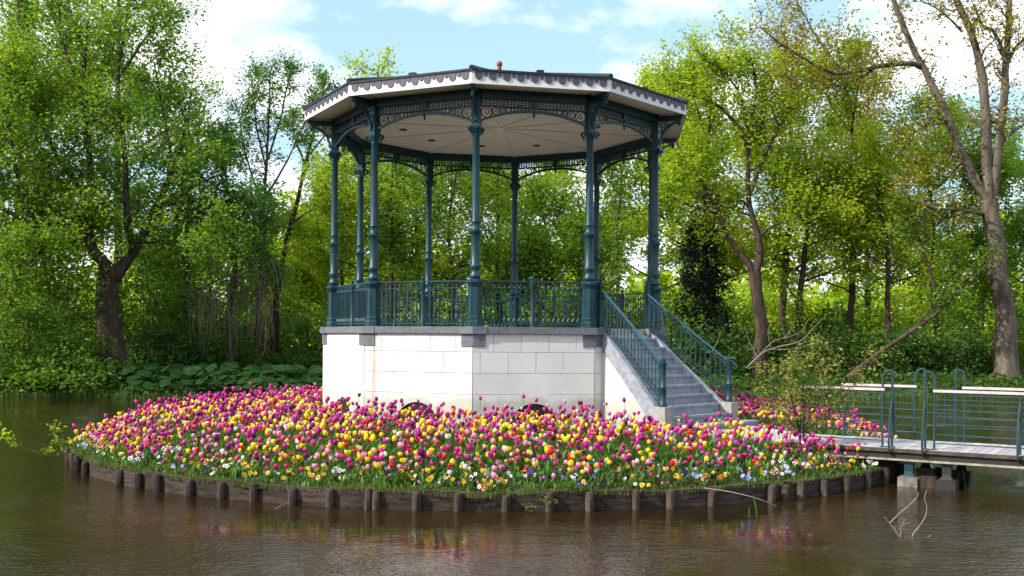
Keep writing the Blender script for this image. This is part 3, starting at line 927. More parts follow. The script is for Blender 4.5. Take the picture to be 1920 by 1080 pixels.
for sgn in (-1, 1):
    ds = np.linspace(0, 1.86, 9)
    mb = MB()
    def zc(d): return FL - d * RISE / TREAD + 0.03
    for d_a, d_b in zip(ds[:-1], ds[1:]):
        xa, xb = s_half(d_a), s_half(d_b)
        bot_a, bot_b = zc(d_a) - 0.44, zc(d_b) - 0.44
        v = []
        for (d, x, bt) in ((d_a, xa, bot_a), (d_b, xb, bot_b)):
            for (dx, z) in ((0, bt), (0.13, bt), (0.13, zc(d) - 0.01), (0, zc(d) - 0.01)):
                v.append(Vector((STAIR_S0 + sgn * (x + dx), -(D0 + d), z)))
        mb.add(v, [(0, 1, 2, 3), (7, 6, 5, 4), (0, 4, 5, 1), (1, 5, 6, 2), (2, 6, 7, 3), (3, 7, 4, 0)])
    mb.build('stair_cheek', M['step'], BS, rz=SA)
    # white wall beneath the cheek
    mb = MB()
    for d_a, d_b in zip(ds[:-1], ds[1:]):
        xa, xb = s_half(d_a), s_half(d_b)
        if zc(d_a) - 0.44 < -0.35: break
        v = []
        for (d, x) in ((d_a, xa), (d_b, xb)):
            top = max(zc(d) - 0.445, -0.4)
            for (dx, z) in ((0.0, -0.5), (0.105, -0.5), (0.105, top), (0.0, top)):
                v.append(Vector((STAIR_S0 + sgn * (x + dx), -(D0 + d), z)))
        mb.add(v, [(0, 1, 2, 3), (7, 6, 5, 4), (0, 4, 5, 1), (1, 5, 6, 2), (2, 6, 7, 3), (3, 7, 4, 0)])
    mb.build('stair_wall', M['stone'], BS, rz=SA)
    # newel post on its stone block
    dn = 1.80
    xn = STAIR_S0 + sgn * (s_half(dn) + 0.03)
    mb = MB()
    mb.lathe([(r_, z_ * 0.86) for r_, z_ in ((0.085, 0), (0.085, 0.07), (0.068, 0.10), (0.064, 0.42), (0.076, 0.44), (0.060, 0.47), (0.056, 0.90), (0.072, 0.93), (0.072, 1.02), (0.05, 1.04), (0.055, 1.07), (0.03, 1.10), (0.012, 1.14))], 12)
    zn = 1.305 - B0
    nw = mb.build('newel_post', M['iron'], BS, (0, 0, 0), 0, True)
    ca, sa_ = math.cos(SA), math.sin(SA)
    lx, ly = xn, -(D0 + dn)
    nw.location = (lx * ca - ly * sa_, lx * sa_ + ly * ca, zn)
    nw.rotation_euler = (0, 0, SA)
    mb = MB(); mb.box(-0.14, 0.14, -0.14, 0.14, -0.62, -0.002)
    link('newel_block', mb.mesh('newel_block', M['pale_stone']), nw)
    mb = MB()
    sc_ = [(0, -0.06 - 0.13 * t, 0.86 - 0.12 * t * t) for t in np.linspace(0, 1, 6)]
    mb.tube(sc_ + [(0, -0.15, 0.70), (0, -0.11, 0.73), (0, -0.13, 0.77)], 0.014, 5)
    mb.build('handrail_scroll', M['rail'], nw)
    # sloping handrail, lower rail and balusters
    mb = MB()
    def rail_pt(t, up):
        d = -0.02 + (dn - 0.02) * t
        top_z = FL + 0.78; bot_z = zn + 0.87
        zz = top_z + (bot_z - top_z) * t - up
        return Vector((STAIR_S0 + sgn * (s_half(d) + 0.06), -(D0 + d), zz))
    tt = np.linspace(0, 1, 10)
    for a_, b_ in zip(tt[:-1], tt[1:]): mb.bar(rail_pt(a_, 0), rail_pt(b_, 0), 0.05, 0.035)
    hr = mb.build('stair_railing', M['rail'], BS, rz=SA)
    mb = MB()
    for a_, b_ in zip(tt[:-1], tt[1:]):
        mb.bar(rail_pt(a_, 0.74), rail_pt(b_, 0.74), 0.022); mb.bar(rail_pt(a_, 0.10), rail_pt(b_, 0.10), 0.016)
    mb.build('lower_rail', M['iron'], hr)
    nbal = 17
    bst = baluster_mesh(0.76)
    for i in range(nbal):
        p = rail_pt((i + 0.5) / nbal, 0.77)
        o = link('baluster', bst, hr, p)
        slope = math.atan2(rail_pt(1, 0).y - rail_pt(0, 0).y, sgn * 0.28 / 1.0)
        o.rotation_euler = (0, 0, PI / 2)
    # tall end post at the stair head
    p = rail_pt(0.0, 0)
    o = link('railing_post', rp2_me, hr, (p.x, p.y + 0.03, FL + 0.002))
    # horizontal return from the stair head to the column
    mb = MB()
    edge = sgn * (h_c - 0.15)
    q0 = Vector((p.x, -(D0 - 0.03), FL + 0.93)); q1 = Vector((edge, -ap_c, FL + 0.93))
    mb.bar(q0, q1, 0.045, 0.03); mb.bar(q0 - Vector((0, 0, 0.86)), q1 - Vector((0, 0, 0.86)), 0.024)
    for i in range(4):
        q = q0.lerp(q1, (i + 0.5) / 4)
        mb.bar(q - Vector((0, 0, 0.86)), q, 0.018)
    mb.build('railing_return', M['iron'], hr)

# ------------------------------------------------------------------ footbridge
BD = Vector((0.847, -0.532)).normalized()
BZ = 0.68
BR = empty('footbridge', (6.77, 18.80, 0), 'narrow footbridge with grey plank deck, blue-green rails and pale handrails', 'footbridge', rz=math.atan2(BD.y, BD.x))
T0, T1, BWID = -1.75, 9.0, 1.9
mb = MB(); mb.box(0, 0.138, 0.0, BWID, -0.05, 0.0)
dk_me = mb.mesh('deck_plank', M['deck'])
t = T0
while t < T1:
    link('deck_plank', dk_me, BR, (t, 0, BZ + random.uniform(-0.003, 0.003)))
    t += 0.146
for yy, nm in ((0.0, 'a'), (BWID, 'b')):
    sgn = -1 if yy == 0 else 1
    mb = MB(); y0, y1 = sorted((yy + sgn * 0.003, yy + sgn * 0.035)); mb.box(T0, T1, y0, y1, BZ - 0.075, BZ - 0.008)
    mb.build('edge_board', M['deck_edge'], BR)
    mb = MB(); y0, y1 = sorted((yy - sgn * 0.02, yy - sgn * 0.14)); mb.box(T0, T1, y0, y1, BZ - 0.19, BZ - 0.053)
    mb.build('edge_beam', M['beam'], BR)
    mb = MB(); y0, y1 = sorted((yy + sgn * 0.03, yy - sgn * 0.16)); mb.box(T0 + 0.2, T1, y0, y1, BZ - 0.225, BZ - 0.192)
    mb.build('beam_flange', M['flange'], BR)


def u_loop(t0, t1, y, round_left, top=1.40):
    mb = MB()
    r = abs(t1 - t0)
    s = 1 if round_left else -1
    a, b = (t0, t1) if round_left else (t1, t0)
    pts = [(a, y, BZ + 0.002), (a, y, BZ + top - r * 0.85)]
    pts += [(a + s * (r * 0.85) * (1 - math.cos(q)), y, BZ + top - r * 0.85 + r * 0.85 * math.sin(q)) for q in np.linspace(0.2, PI / 2, 6)]
    pts += [(b, y, BZ + top)]
    mb.tube(pts, 0.021, 7)
    mb.tube([(b, y, BZ + top + 0.015), (b, y, BZ + 0.002)], 0.023, 7)
    mb.box(min(a, b) - 0.05, max(a, b) + 0.05, y - 0.05, y + 0.05, BZ + 0.001, BZ + 0.012)
    return mb.build('rail_loop', M['bridge_iron'], BR, smooth=True)


def brace(t, y, sgn):
    mb = MB()
    mb.tube([(t, y, BZ + 0.88), (t - 0.01, y + sgn * 0.06, BZ + 0.72), (t - 0.02, y + sgn * 0.13, BZ + 0.40), (t - 0.02, y + sgn * 0.17, BZ + 0.12), (t - 0.02, y + sgn * 0.15, BZ - 0.05), (t - 0.02, y + sgn * 0.04, BZ - 0.11)], 0.02, 7)
    mb.build('curved_brace', M['bridge_iron'], BR, smooth=True)


BARS = (0.90, 0.72, 0.60, 0.46, 0.28, 0.12)
for yy, spans, loops, gate, sgn in ((0.05, ((-1.45, 0.0), (0.92, T1)), ((0.0, 0.165, True), (0.735, 0.89, False)), (0.19, 0.71), -1),
                                    (BWID - 0.05, ((-1.15, 0.22), (1.13, T1)), ((0.22, 0.39, True), (0.96, 1.12, False)), (0.42, 0.935), 1)):
    for a, b in spans:
        mb = MB(); mb.box(a - 0.05, b + 0.03, yy - 0.04, yy + 0.04, BZ + 1.03, BZ + 1.075)
        mb.build('handrail', M['handrail'], BR)
        mb = MB()
        for z in BARS: mb.bar((a, yy, BZ + z), (b, yy, BZ + z), 0.018)
        mb.bar((a, yy, BZ + 1.015), (b, yy, BZ + 1.015), 0.025)
        # rounded end of the inner pair of bars
        e_ = b if a < 0 else a
        d_ = -1 if a < 0 else 1
        mb.tube([(e_ + d_ * 0.09, yy, BZ + 0.64), (e_ + d_ * 0.04, yy, BZ + 0.62), (e_ + d_ * 0.02, yy, BZ + 0.53), (e_ + d_ * 0.04, yy, BZ + 0.44), (e_ + d_ * 0.09, yy, BZ + 0.42)], 0.01, 5)
        mb.build('rail_bars', M['bridge_iron'], BR)
        p = a
        posts = [a] if a < 0 else []
        q = b - 1.35 if a < 0 else a + 1.35
        while a + 0.3 < q < b:
            posts.append(q); q += (-1.35 if a < 0 else 1.35)
        for q in posts:
            mb = MB(); mb.tube([(q, yy, BZ + 0.002), (q, yy, BZ + 1.03)], 0.022, 7)
            mb.build('rail_post', M['bridge_iron'], BR, smooth=True)
            brace(q, yy, sgn)
    for a, b, rl in loops: u_loop(a, b, yy, rl)
    brace(loops[0][1], yy, sgn); brace(loops[1][0], yy, sgn)
    a, b = gate
    mb = MB()
    mb.tube([(a, yy, BZ + 0.30), (a, yy, BZ + 1.03), (b, yy, BZ + 1.03), (b, yy, BZ + 0.30), (a, yy, BZ + 0.30)], 0.015, 6)
    for i in (1, 2):
        x = a + (b - a) * i / 3
        mb.tube([(x, yy, BZ + 0.30), (x, yy, BZ + 1.03)], 0.012, 6)
    for z in (0.55, 0.70): mb.tube([(a, yy, BZ + z), (b, yy, BZ + z)], 0.010, 5)
    mb.build('gate_panel', M['bridge_iron'], BR, smooth=True)
# trestle: I-shaped posts on blocks joined by a low timber
for tt_, yy in ((0.46, 0.10), (1.10, 0.10), (0.46, 1.75), (1.10, 1.75), (5.2, 0.1), (5.2, 1.75)):
    mb = MB()
    mb.box(tt_ - 0.075, tt_ + 0.075, yy - 0.06, yy - 0.045, 0.20, BZ - 0.227)
    mb.box(tt_ - 0.075, tt_ + 0.075, yy + 0.045, yy + 0.06, 0.20, BZ - 0.227)
    mb.box(tt_ - 0.01, tt_ + 0.01, yy - 0.045, yy + 0.045, 0.20, BZ - 0.227)
    mb.box(tt_ - 0.11, tt_ + 0.11, yy - 0.10, yy + 0.10, BZ - 0.255, BZ - 0.228)
    mb.lathe([(0.15, 0.165), (0.14, 0.19), (0.105, 0.22), (0.095, 0.27)], 4, c=(tt_, yy, 0), rot=PI / 4)
    mb.build('trestle_post', M['iron'] if tt_ < 1 else M['beam'], BR)
    mb = MB(); mb.box(tt_ - 0.17, tt_ + 0.17, yy - 0.17, yy + 0.17, -0.6, 0.163)
    mb.build('footing', M['concrete'] if tt_ < 1 else M['beam'], BR)
mb = MB(); mb.box(0.64, 0.92, 0.0, 0.22, -0.1, 0.19); mb.build('trestle_sill', M['timber'], BR)
mb = MB(); mb.box(0.64, 0.92, 1.65, 1.85, -0.1, 0.19); mb.build('trestle_sill', M['timber'], BR)

# pale path from the stair foot to the bridge
b3 = lambda t, y, z: Vector((6.77 + BD.x * t - BD.y * y, 18.80 + BD.y * t + BD.x * y, z))
nrm = Vector((math.sin(SA), -math.cos(SA))); tan = Vector((math.cos(SA), math.sin(SA)))
pc = Vector((CX, CY)) + nrm * (D0 + 2.0) + tan * STAIR_S0
q0, q1 = b3(T0 + 0.02, 0.10, 0), b3(T0 + 0.02, 1.80, 0)
pa0, pa1 = pc - tan * 1.15, pc + tan * 1.15
nb_ = 10
vs = []
for i in range(nb_ + 1):
    u = i / nb_
    for v_ in (0, 0.5, 1):
        p_a = pa0.lerp(pa1, v_); p_b = q0.xy.lerp(q1.xy, v_)
        p = p_a.lerp(p_b, u)
        vs.append((p.x, p.y, (0.87 - 0.20 * u)))
mb = MB()
n3 = len(vs)
mb.add(vs + [(x, y, z - 0.35) for x, y, z in vs], [f for i in range(nb_) for f in ((i * 3, i * 3 + 1, i * 3 + 4, i * 3 + 3), (i * 3 + 1, i * 3 + 2, i * 3 + 5, i * 3 + 4),
       (i * 3, i * 3 + 3, n3 + i * 3 + 3, n3 + i * 3), (i * 3 + 2, n3 + i * 3 + 2, n3 + i * 3 + 5, i * 3 + 5))])
tag(mb.build('path', M['path']), kind='structure')
PATH_A, PATH_B = pc, (q0.xy + q1.xy) / 2

# ------------------------------------------------------------------ timber edging of the island
post_px = [119.5, 127, 139, 147, 161, 225, 261, 298, 356.5, 418, 478, 550, 621, 692, 707, 784, 862, 951.6, 1033.6, 1108, 1195, 1260, 1338, 1449, 1475, 1503.6, 1548, 1589.6, 1630, 1663]
angs = []
for x in post_px:
    u = (x - 960) / F
    a_ = 1 + u * u; b_ = -2 * (u * IX + IY); c_ = IX * IX + IY * IY - IR * IR
    disc = b_ * b_ - 4 * a_ * c_
    Y = (-b_ - math.sqrt(max(disc, 0))) / (2 * a_)
    angs.append(math.atan2(Y - IY, u * Y - IX))
angs = sorted((a + 2 * PI) % (2 * PI) for a in angs)
lo_, hi_ = angs[0], angs[-1]
a = hi_ + 0.1
while a < lo_ + 2 * PI - 0.06:
    angs.append(a); a += 0.1 + random.uniform(-0.015, 0.015)
ED = empty('timber_edging', (IX, IY, 0), 'weathered dark timber edging of posts and boards around the flower island', 'timber edging')
for i, a in enumerate(angs):
    mb = MB()
    r = random.uniform(0.056, 0.076); h = random.uniform(0.245, 0.315)
    lean = random.uniform(-0.09, 0.07)
    mb.lathe([(r * 0.97, -0.7), (r * 1.0, 0.0), (r * 1.02, h * 0.6), (r * 0.96, h - 0.02), (r * 0.82, h), (r * 0.3, h + random.uniform(-0.01, 0.008))], 9, rot=random.random() * 3)
    for j in range(len(mb.v)):
        x, y, z = mb.v[j]; mb.v[j] = (x + random.uniform(-.004, .004) + lean * z, y + random.uniform(-.004, .004), z)
    mb.build('post', M['timber'], ED, (IR * math.cos(a), IR * math.sin(a), 0), a)
    a2 = angs[(i + 1) % len(angs)]
    da = (a2 - a) % (2 * PI)
    if da < 0.03: continue
    mb = MB()
    n = max(2, int(da / 0.03)); top = 0.275 + random.uniform(-0.022, 0.025); th = 0.045
    ring = []
    ro = IR - 0.055 + random.uniform(-0.012, 0.012)
    off0, off1 = random.uniform(-0.012, 0.012), random.uniform(-0.012, 0.012)
    for j in range(n + 1):
        t = j / n; q = a + da * t
        R = ro
        z1 = top + off0 * (1 - t) + off1 * t + random.uniform(-0.006, 0.006)
        ring.append([((R - th) * math.cos(q), (R - th) * math.sin(q), -0.5), (R * math.cos(q), R * math.sin(q), -0.5), (R * math.cos(q), R * math.sin(q), z1), ((R - th) * math.cos(q), (R - th) * math.sin(q), z1 + 0.004)])
    vs = [p for rg in ring for p in rg]
    fs = [(0, 1, 2, 3), tuple(n * 4 + j for j in (3, 2, 1, 0))]
    for j in range(n):
        for e_ in range(4):
            f_ = (e_ + 1) % 4
            fs.append((j * 4 + e_, j * 4 + f_, j * 4 + 4 + f_, j * 4 + 4 + e_))
    mb.add(vs, fs)
    mb.build('board', M['board'], ED)

# ------------------------------------------------------------------ flowers
def in_path(x, y, m=0.15):
    A = np.array([PATH_A.x, PATH_A.y]); B = np.array([PATH_B.x, PATH_B.y]); d = B - A; l2 = d @ d
    t = ((x - A[0]) * d[0] + (y - A[1]) * d[1]) / l2
    px = A[0] + np.clip(t, -0.1, 1.5) * d[0]; py = A[1] + np.clip(t, -0.1, 1.5) * d[1]
    return np.hypot(x - px, y - py) < (0.98 + m)


def in_stair(x, y, m=0.12):
    rx, ry = x - CX, y - CY
    d = rx * nrm.x + ry * nrm.y - D0; s = rx * tan.x + ry * tan.y - STAIR_S0
    return (d > -0.3) & (d < 2.35) & (np.abs(s) < 0.95 + 0.5 * np.clip(d / 1.8, 0, 1.2) ** 1.2 + m)


def in_wall(x, y, m=0.42):
    rx, ry = x - CX, y - CY
    ang = np.arctan2(rx, -ry) - TH
    w = np.abs(((ang + PI) % (PI / 5)) - PI / 10)
    w = ((ang - PI / 10 + PI / 10) % (PI / 5)) - PI / 10
    return np.hypot(rx, ry) * np.cos(w) < AP + m


def jitter_grid(step, rmax, j=0.42):
    g = np.arange(-rmax, rmax, step)
    X, Y = np.meshgrid(g, g)
    X = X + (np.arange(len(g)) % 2)[:, None] * step / 2
    X = X.ravel() + rng.uniform(-j, j, X.size) * step + IX
    Y = Y.ravel() + rng.uniform(-j, j, Y.size) * step + IY
    return X, Y


TX, TY = jitter_grid(0.136, 9.35, 0.5)
tr = np.hypot(TX - IX, TY - IY)
lowf = 0.5 + 0.5 * np.sin(TX * 1.3 + 0.7) * np.sin(TY * 1.1 + 0.3)
keep = (tr < 9.27 - 0.22 * lowf) & ~in_path(TX, TY) & ~in_stair(TX, TY) & ~in_wall(TX, TY)
drift = 0.5 + 0.5 * np.sin(TX * 2.3 + 1.1) * np.sin(TY * 2.9 + TX)
keep &= rng.random(len(TX)) > 0.08 + 0.22 * drift + 0.06 * np.clip((tr - 6.5) / 1.5, 0, 1)
keep &= ~((tr > 8.5) & (rng.random(len(TX)) < 0.10 + 0.45 * (tr - 8.5)))
TX, TY = TX[keep], TY[keep]
tr = tr[keep]
nT = len(TX)
names = list(PETALS)
u_ = rng.random(nT)
front = np.clip((tr - 7.0) / 1.6, 0, 1)
pr_in = np.array([0.26, 0.105, 0.275, 0.115, 0.06, 0.07, 0.055, 0.06])
pr_out = np.array([0.19, 0.07, 0.20, 0.19, 0.09, 0.07, 0.04, 0.15])
clump = np.stack([0.35 + 1.3 * (0.5 + 0.5 * np.sin(TX * fx + p0) * np.sin(TY * fy + p1 + TX * 0.7)) ** 1.5 for fx, fy, p0, p1 in
                  zip(rng.uniform(1.5, 4.5, 8), rng.uniform(1.5, 4.5, 8), rng.uniform(0, 6, 8), rng.uniform(0, 6, 8))], 1)
cum = np.cumsum((pr_in[None] * (1 - front[:, None]) + pr_out[None] * front[:, None]) * clump, 1)
cum /= cum[:, -1:]
kind = (u_[:, None] > cum).sum(1).clip(0, 7)
HT = {'magenta': (0.43, 0.07), 'purple': (0.42, 0.065), 'yellow': (0.36, 0.05), 'pink': (0.33, 0.05), 'red': (0.38, 0.05), 'apricot': (0.33, 0.04), 'white': (0.33, 0.04), 'crimson': (0.30, 0.04)}
th_ = np.array([rng.normal(*HT[names[k]]) for k in kind]) * (1 - 0.16 * front)
tall = rng.random(nT) < 0.05
th_[tall & (kind == 0)] += 0.16
wall_d = np.hypot(TX - CX, TY - CY)
str_ = (wall_d < 5.6) & (rng.random(nT) < 0.16)
th_[str_] += rng.uniform(0.08, 0.26, str_.sum())
kind[str_ & (kind == 2)] = 0
tz = island_zz(TX, TY)
tdep = np.hypot(TX, TY)


def tulip_head(seg=6, openn=0.0):
    """a six-petalled cup; unit size, foot at the origin"""
    prof = [(0.12, 0.0), (0.42, 0.22), (0.50 + 0.05 * openn, 0.55), (0.44 + 0.22 * openn, 0.82)]
    V = []; Fq = []; Ft = []
    for r, z in prof:
        for j in range(seg):
            t = 2 * PI * j / seg
            V.append((r * math.cos(t), r * math.sin(t), z))
    for i in range(3):
        for j in range(seg):
            Fq.append((i * seg + j, i * seg + (j + 1) % seg, (i + 1) * seg + (j + 1) % seg, (i + 1) * seg + j))
    b = len(V)
    for j in range(seg):                               # pointed petal tips
        t = 2 * PI * (j + 0.5) / seg
        rr = 0.20 + 0.42 * openn + (0.06 if j % 2 else 0)
        V.append((rr * math.cos(t), rr * math.sin(t), 1.05 - (0.06 if j % 2 else 0)))
        Ft.append((3 * seg + j, 3 * seg + (j + 1) % seg, b + j))
    V.append((0, 0, 0.84 - 0.3 * openn)); c = len(V) - 1
    for j in range(seg): Ft.append((b + j, b + (j + 1) % seg, c)); Ft.append((3 * seg + (j + 1) % seg, b + (j + 1) % seg, b + j))
    tint = np.array([0.25 + 0.5 * z for _, z in prof for _ in range(seg)] + [1.0] * seg + [0.1])
    return np.array(V), np.array(Fq), np.array(Ft), tint


def leaf_blade(n=3):
    """a long bent leaf, foot at the origin, unit length, leaning to +x"""
    V = []; Q = []
    for i in range(n + 1):
        t = i / n
        w = 0.085 * math.sin(PI * (0.12 + 0.88 * t) ** 0.8) * (1 if t < 1 else 0) + 0.004
        x = 0.42 * t ** 1.9; z = t * 0.92 - 0.18 * t ** 3
        V += [(x, -w, z + 0.02 * 0), (x, w, z)]
    for i in range(n): Q.append((2 * i, 2 * i + 1, 2 * i + 3, 2 * i + 2))
    return np.array(V), np.array(Q)


def petalled(openn):
    """six separate overlapping petals, the inner three a little narrower"""
    V = []; Q = []; ti = []
    for j in range(6):
        inner = j % 2
        a = j * PI / 3 + rng.normal(0, 0.06)
        out = openn * rng.uniform(0.8, 1.2)
        for i, t in enumerate((0.0, 0.22, 0.5, 0.78, 1.0)):
            r = (0.10, 0.40, 0.50, 0.43, 0.24)[i] * (0.90 if inner else 1.0) + out * (0, 0.02, 0.10, 0.28, 0.50)[i]
            z = (0.0, 0.20, 0.52, 0.84, 1.06 - 0.10 * out)[i] * (1.03 if inner else 1.0)
            w = (0.10, 0.36, 0.42, 0.32, 0.05)[i]
            for u in (-1, 0, 1):
                rr = r - 0.07 * abs(u)
                V.append((rr * math.cos(a) - u * w * math.sin(a), rr * math.sin(a) + u * w * math.cos(a), z)); ti.append(0.15 + 0.6 * t + 0.25 * abs(u) * t)
        b = j * 15
        for i in range(4):
            for u in range(2): Q.append((b + i * 3 + u, b + i * 3 + u + 1, b + i * 3 + u + 4, b + i * 3 + u + 3))
    return np.array(V), np.array(Q), None, np.clip(np.array(ti), 0, 1)


HEADS = [petalled(0.02), petalled(0.4), petalled(0.95)]
HEADS_LO = [tulip_head(5, 0.0), tulip_head(5, 0.35), tulip_head(5, 0.8)]
LV, LQ = leaf_blade(3)
LV2, LQ2 = leaf_blade(2)


def place(V, x, y, z, s, rz, lean=(0, 0)):
    c, s_ = math.cos(rz), math.sin(rz)
    P = V * np.array(s)
    return np.stack([x + P[:, 0] * c - P[:, 1] * s_ + lean[0] * P[:, 2], y + P[:, 0] * s_ + P[:, 1] * c + lean[1] * P[:, 2], z + P[:, 2]], -1)


def zone_of(x, y):
    px = 960 + F * x / y
    for lim, w in ((560, 'towards the left end of the edging'), (790, 'below the rust-streaked wall face'), (1020, 'below the middle of the white wall'),
                   (1230, 'in front of the staircase wall'), (1430, 'in front of the stone steps')):
        if px < lim: return w
    return 'beside the footbridge end'


order = np.argsort(tdep)
near = set()
cnt = 0
for i in order:
    px = 960 + F * TX[i] / TY[i]
    if -20 < px < 1940:
        near.add(int(i)); cnt += 1
        if cnt == 300: break
# single tulips: a few shared meshes per colour
blooms = {}
for kname in names:
    blooms[kname] = []
    for hi, (V, Q, T, ti) in enumerate(HEADS):
        nb = NB(); nb.add(V, Q, T, 0, ti, True)
        blooms[kname].append(nb.mesh('bloom', [M['p_' + kname]]))
stem_mes = []
for b in range(3):
    mb = MB(); mb.tube([(0, 0, -0.02), (0.012 * (b - 1), 0.01, 0.5), (0, 0, 1.0)], [0.0055, 0.0048, 0.0045], 5)
    stem_mes.append(mb.mesh('stem', M['tulip_green']))
leaf_mes = []
for b in range(3):
    nb = NB(); V = LV.copy(); V[:, 0] *= (0.6, 1.0, 1.5)[b]; nb.add(V, LQ, None, 0, np.linspace(0.25, 0.9, len(V)) * (0.8 + 0.2 * b))
    leaf_mes.append(nb.mesh('leaf', [M['tulip_green']]))
FORM = ('closed', 'half-open', 'wide-open')
WORDS = {'magenta': 'magenta', 'purple': 'dark purple', 'yellow': 'yellow', 'pink': 'pale pink', 'red': 'scarlet red', 'apricot': 'apricot orange', 'white': 'creamy white', 'crimson': 'crimson'}
mass = NB()
midx = {k: i for i, k in enumerate(names)}
for i in range(nT):
    kn = names[kind[i]]
    h = float(max(0.2, th_[i])); x, y, z = float(TX[i]), float(TY[i]), float(tz[i])
    size = float(np.clip(rng.normal(0.068, 0.011), 0.045, 0.095)) * (1.06 if kn in ('purple', 'magenta', 'yellow') else 0.95)
    hs = int(rng.choice(3, p=[0.46, 0.34, 0.20])); rz = float(rng.uniform(0, 6.28))
    ln = rng.normal(0, 0.13, 2)
    if i in near:
        T_ = empty('tulip', (x, y, z), '%s %s tulip in the front rows, %s' % (FORM[hs], WORDS[kn], zone_of(x, y)), 'tulip', '%s %s tulips in the front rows, %s' % (FORM[hs], WORDS[kn], zone_of(x, y)), rz)
        o = link('bloom', blooms[kn][hs], T_, (float(ln[0]) * h, float(ln[1]) * h, h - 0.005))
        o.scale = (size, size, size * float(rng.uniform(1.05, 1.3)))
        o.rotation_euler = (float(-ln[1]) * 1.4, float(ln[0]) * 1.4, 0)
        st = link('stem', stem_mes[i % 3], T_); st.scale = (1, 1, h)
        st.rotation_euler = (float(-ln[1]), float(ln[0]), 0)
        for q in range(2):
            lf = link('leaf', leaf_mes[int(rng.integers(3))], T_, (0, 0, -0.01), q * 3.0 + float(rng.uniform(-0.7, 0.7)))
            sc = h * float(rng.uniform(0.68, 0.95)); lf.scale = (sc, sc * 1.1, sc)
        continue
    V, Q, T, ti = HEADS_LO[hs]
    hx, hy = x + ln[0] * h, y + ln[1] * h
    mass.add(place(V, hx, hy, z + h - 0.005, (size, size, size * rng.uniform(1.05, 1.3)), rz, ln), Q, T, midx[kn], np.clip(ti + rng.normal(0, 0.18), 0, 1), True)
    sv = np.array([(0.005 * math.cos(t), 0.005 * math.sin(t), 0) for t in (0, 2.1, 4.2)])
    mass.add(np.concatenate([sv + (x, y, z - 0.02), sv * 0.8 + (hx, hy, z + h)]), [(0, 1, 4, 3), (1, 2, 5, 4), (2, 0, 3, 5)], None, 8, 0.6)
    for q in range(2):
        sc = h * rng.uniform(0.65, 0.95)
        mass.add(place(LV2, x, y, z - 0.01, (sc * rng.uniform(0.5, 1.5), sc * 1.1, sc), rz + q * 3 + rng.uniform(-0.7, 0.7)), LQ2, None, 8, np.linspace(0.2, 0.9, len(LV2)) * rng.uniform(0.6, 1.0))
tag(link('tulip_bed', mass.mesh('tulip_bed', [M['p_' + k] for k in names] + [M['tulip_green']])),
    'dense bed of mixed magenta, yellow, purple and red tulips around the bandstand', 'flower bed', kind='stuff')

# pansies in clumps along the rim
def pansy_mesh(kn):
    V = []; T = []; m = []; ti = []
    pet = [(PI / 2 + 0.55, 0.62, 0.42), (PI / 2 - 0.55, 0.62, 0.42), (PI + 0.15, 0.58, 0.40), (-0.15, 0.58, 0.40), (-PI / 2, 0.60, 0.50)]
    for pi_, (a, rad, wd) in enumerate(pet):
        b = len(V); c, s_ = math.cos(a), math.sin(a)
        loc = [(0, 0), (0.45, -0.85), (0.95, -0.75), (1.15, 0), (0.95, 0.75), (0.45, 0.85)]
        for u, v in loc:
            X = u * rad * 0.75; Z = v * wd * 0.6
            V.append((X * c - Z * s_, -0.03 * pi_ - 0.10 * u * u, X * s_ + Z * c)); ti.append(0.3 + 0.6 * u)
        for j in range(1, 5): T.append((b, b + j, b + j + 1)); m.append(0)
    b = len(V)
    dark = kn in ('yellow', 'white', 'orange')
    for j in range(6):
        t = j * PI / 3; V.append((0.20 * math.cos(t), -0.20, 0.20 * math.sin(t) - 0.08)); ti.append(0)
    for j in range(1, 5): T.append((b, b + j, b + j + 1)); m.append(1 if dark else 2)
    nb = NB(); nb.add(np.array(V), None, np.array(T), np.array(m), np.array(ti))
    return nb.mesh('bloom', [M['v_' + kn], M['v_maroon'], M['v_yellow']])
pmesh = {k: pansy_mesh(k) for k in PANSY}
nb = NB()
for i in range(16):
    V = LV2 * np.array((0.09, 0.15, 0.055)) * rng.uniform(0.7, 1.2)
    nb.add(place(V, 0, 0, 0, (1, 1, 1), i * 0.8 + rng.uniform(-.3, .3)), LQ2, None, 0, rng.uniform(0.1, 0.8))
tuft_me = nb.mesh('foliage', [M['grass']])
pn = list(PANSY)
pcount = 0
PCOL = {'yellow': 'yellow', 'white': 'white', 'violet': 'deep violet', 'maroon': 'dark maroon', 'orange': 'orange', 'blue': 'pale blue'}
clumps = 92
a0, a1 = PI + 0.12, 2 * PI - 0.15
for c in range(clumps):
    a = a0 + (a1 - a0) * (c + rng.uniform(0.1, 0.9)) / clumps
    r = rng.uniform(8.70, 9.32)
    kn = pn[int(rng.choice(6, p=[0.25, 0.23, 0.25, 0.07, 0.11, 0.09]))]
    for q in range(int(rng.integers(2, 5))):
        if pcount >= 290: break
        x = IX + r * math.cos(a) + rng.normal(0, 0.07); y = IY + r * math.sin(a) + rng.normal(0, 0.07)
        if in_path(np.array(x), np.array(y)): continue
        z = float(island_zz(x, y))
        T_ = empty('pansy', (x, y, z), '%s pansy on the grassy rim, %s' % (PCOL[kn], zone_of(x, y)), 'pansy', '%s pansies on the rim, %s' % (PCOL[kn], zone_of(x, y)), float(rng.uniform(-0.8, 0.8)))
        h = rng.uniform(0.10, 0.24)
        o = link('bloom', pmesh[kn], T_, (0, 0, float(h))); s = float(rng.uniform(0.058, 0.088)); o.scale = (s, s, s)
        o.rotation_euler = (float(rng.uniform(-0.75, -0.1)), float(rng.uniform(-0.3, 0.3)), 0)
        f_ = link('foliage', tuft_me, T_); f_.scale = (1, 1, float(h / 0.06 * 0.85))
        mbk = None
        pcount += 1

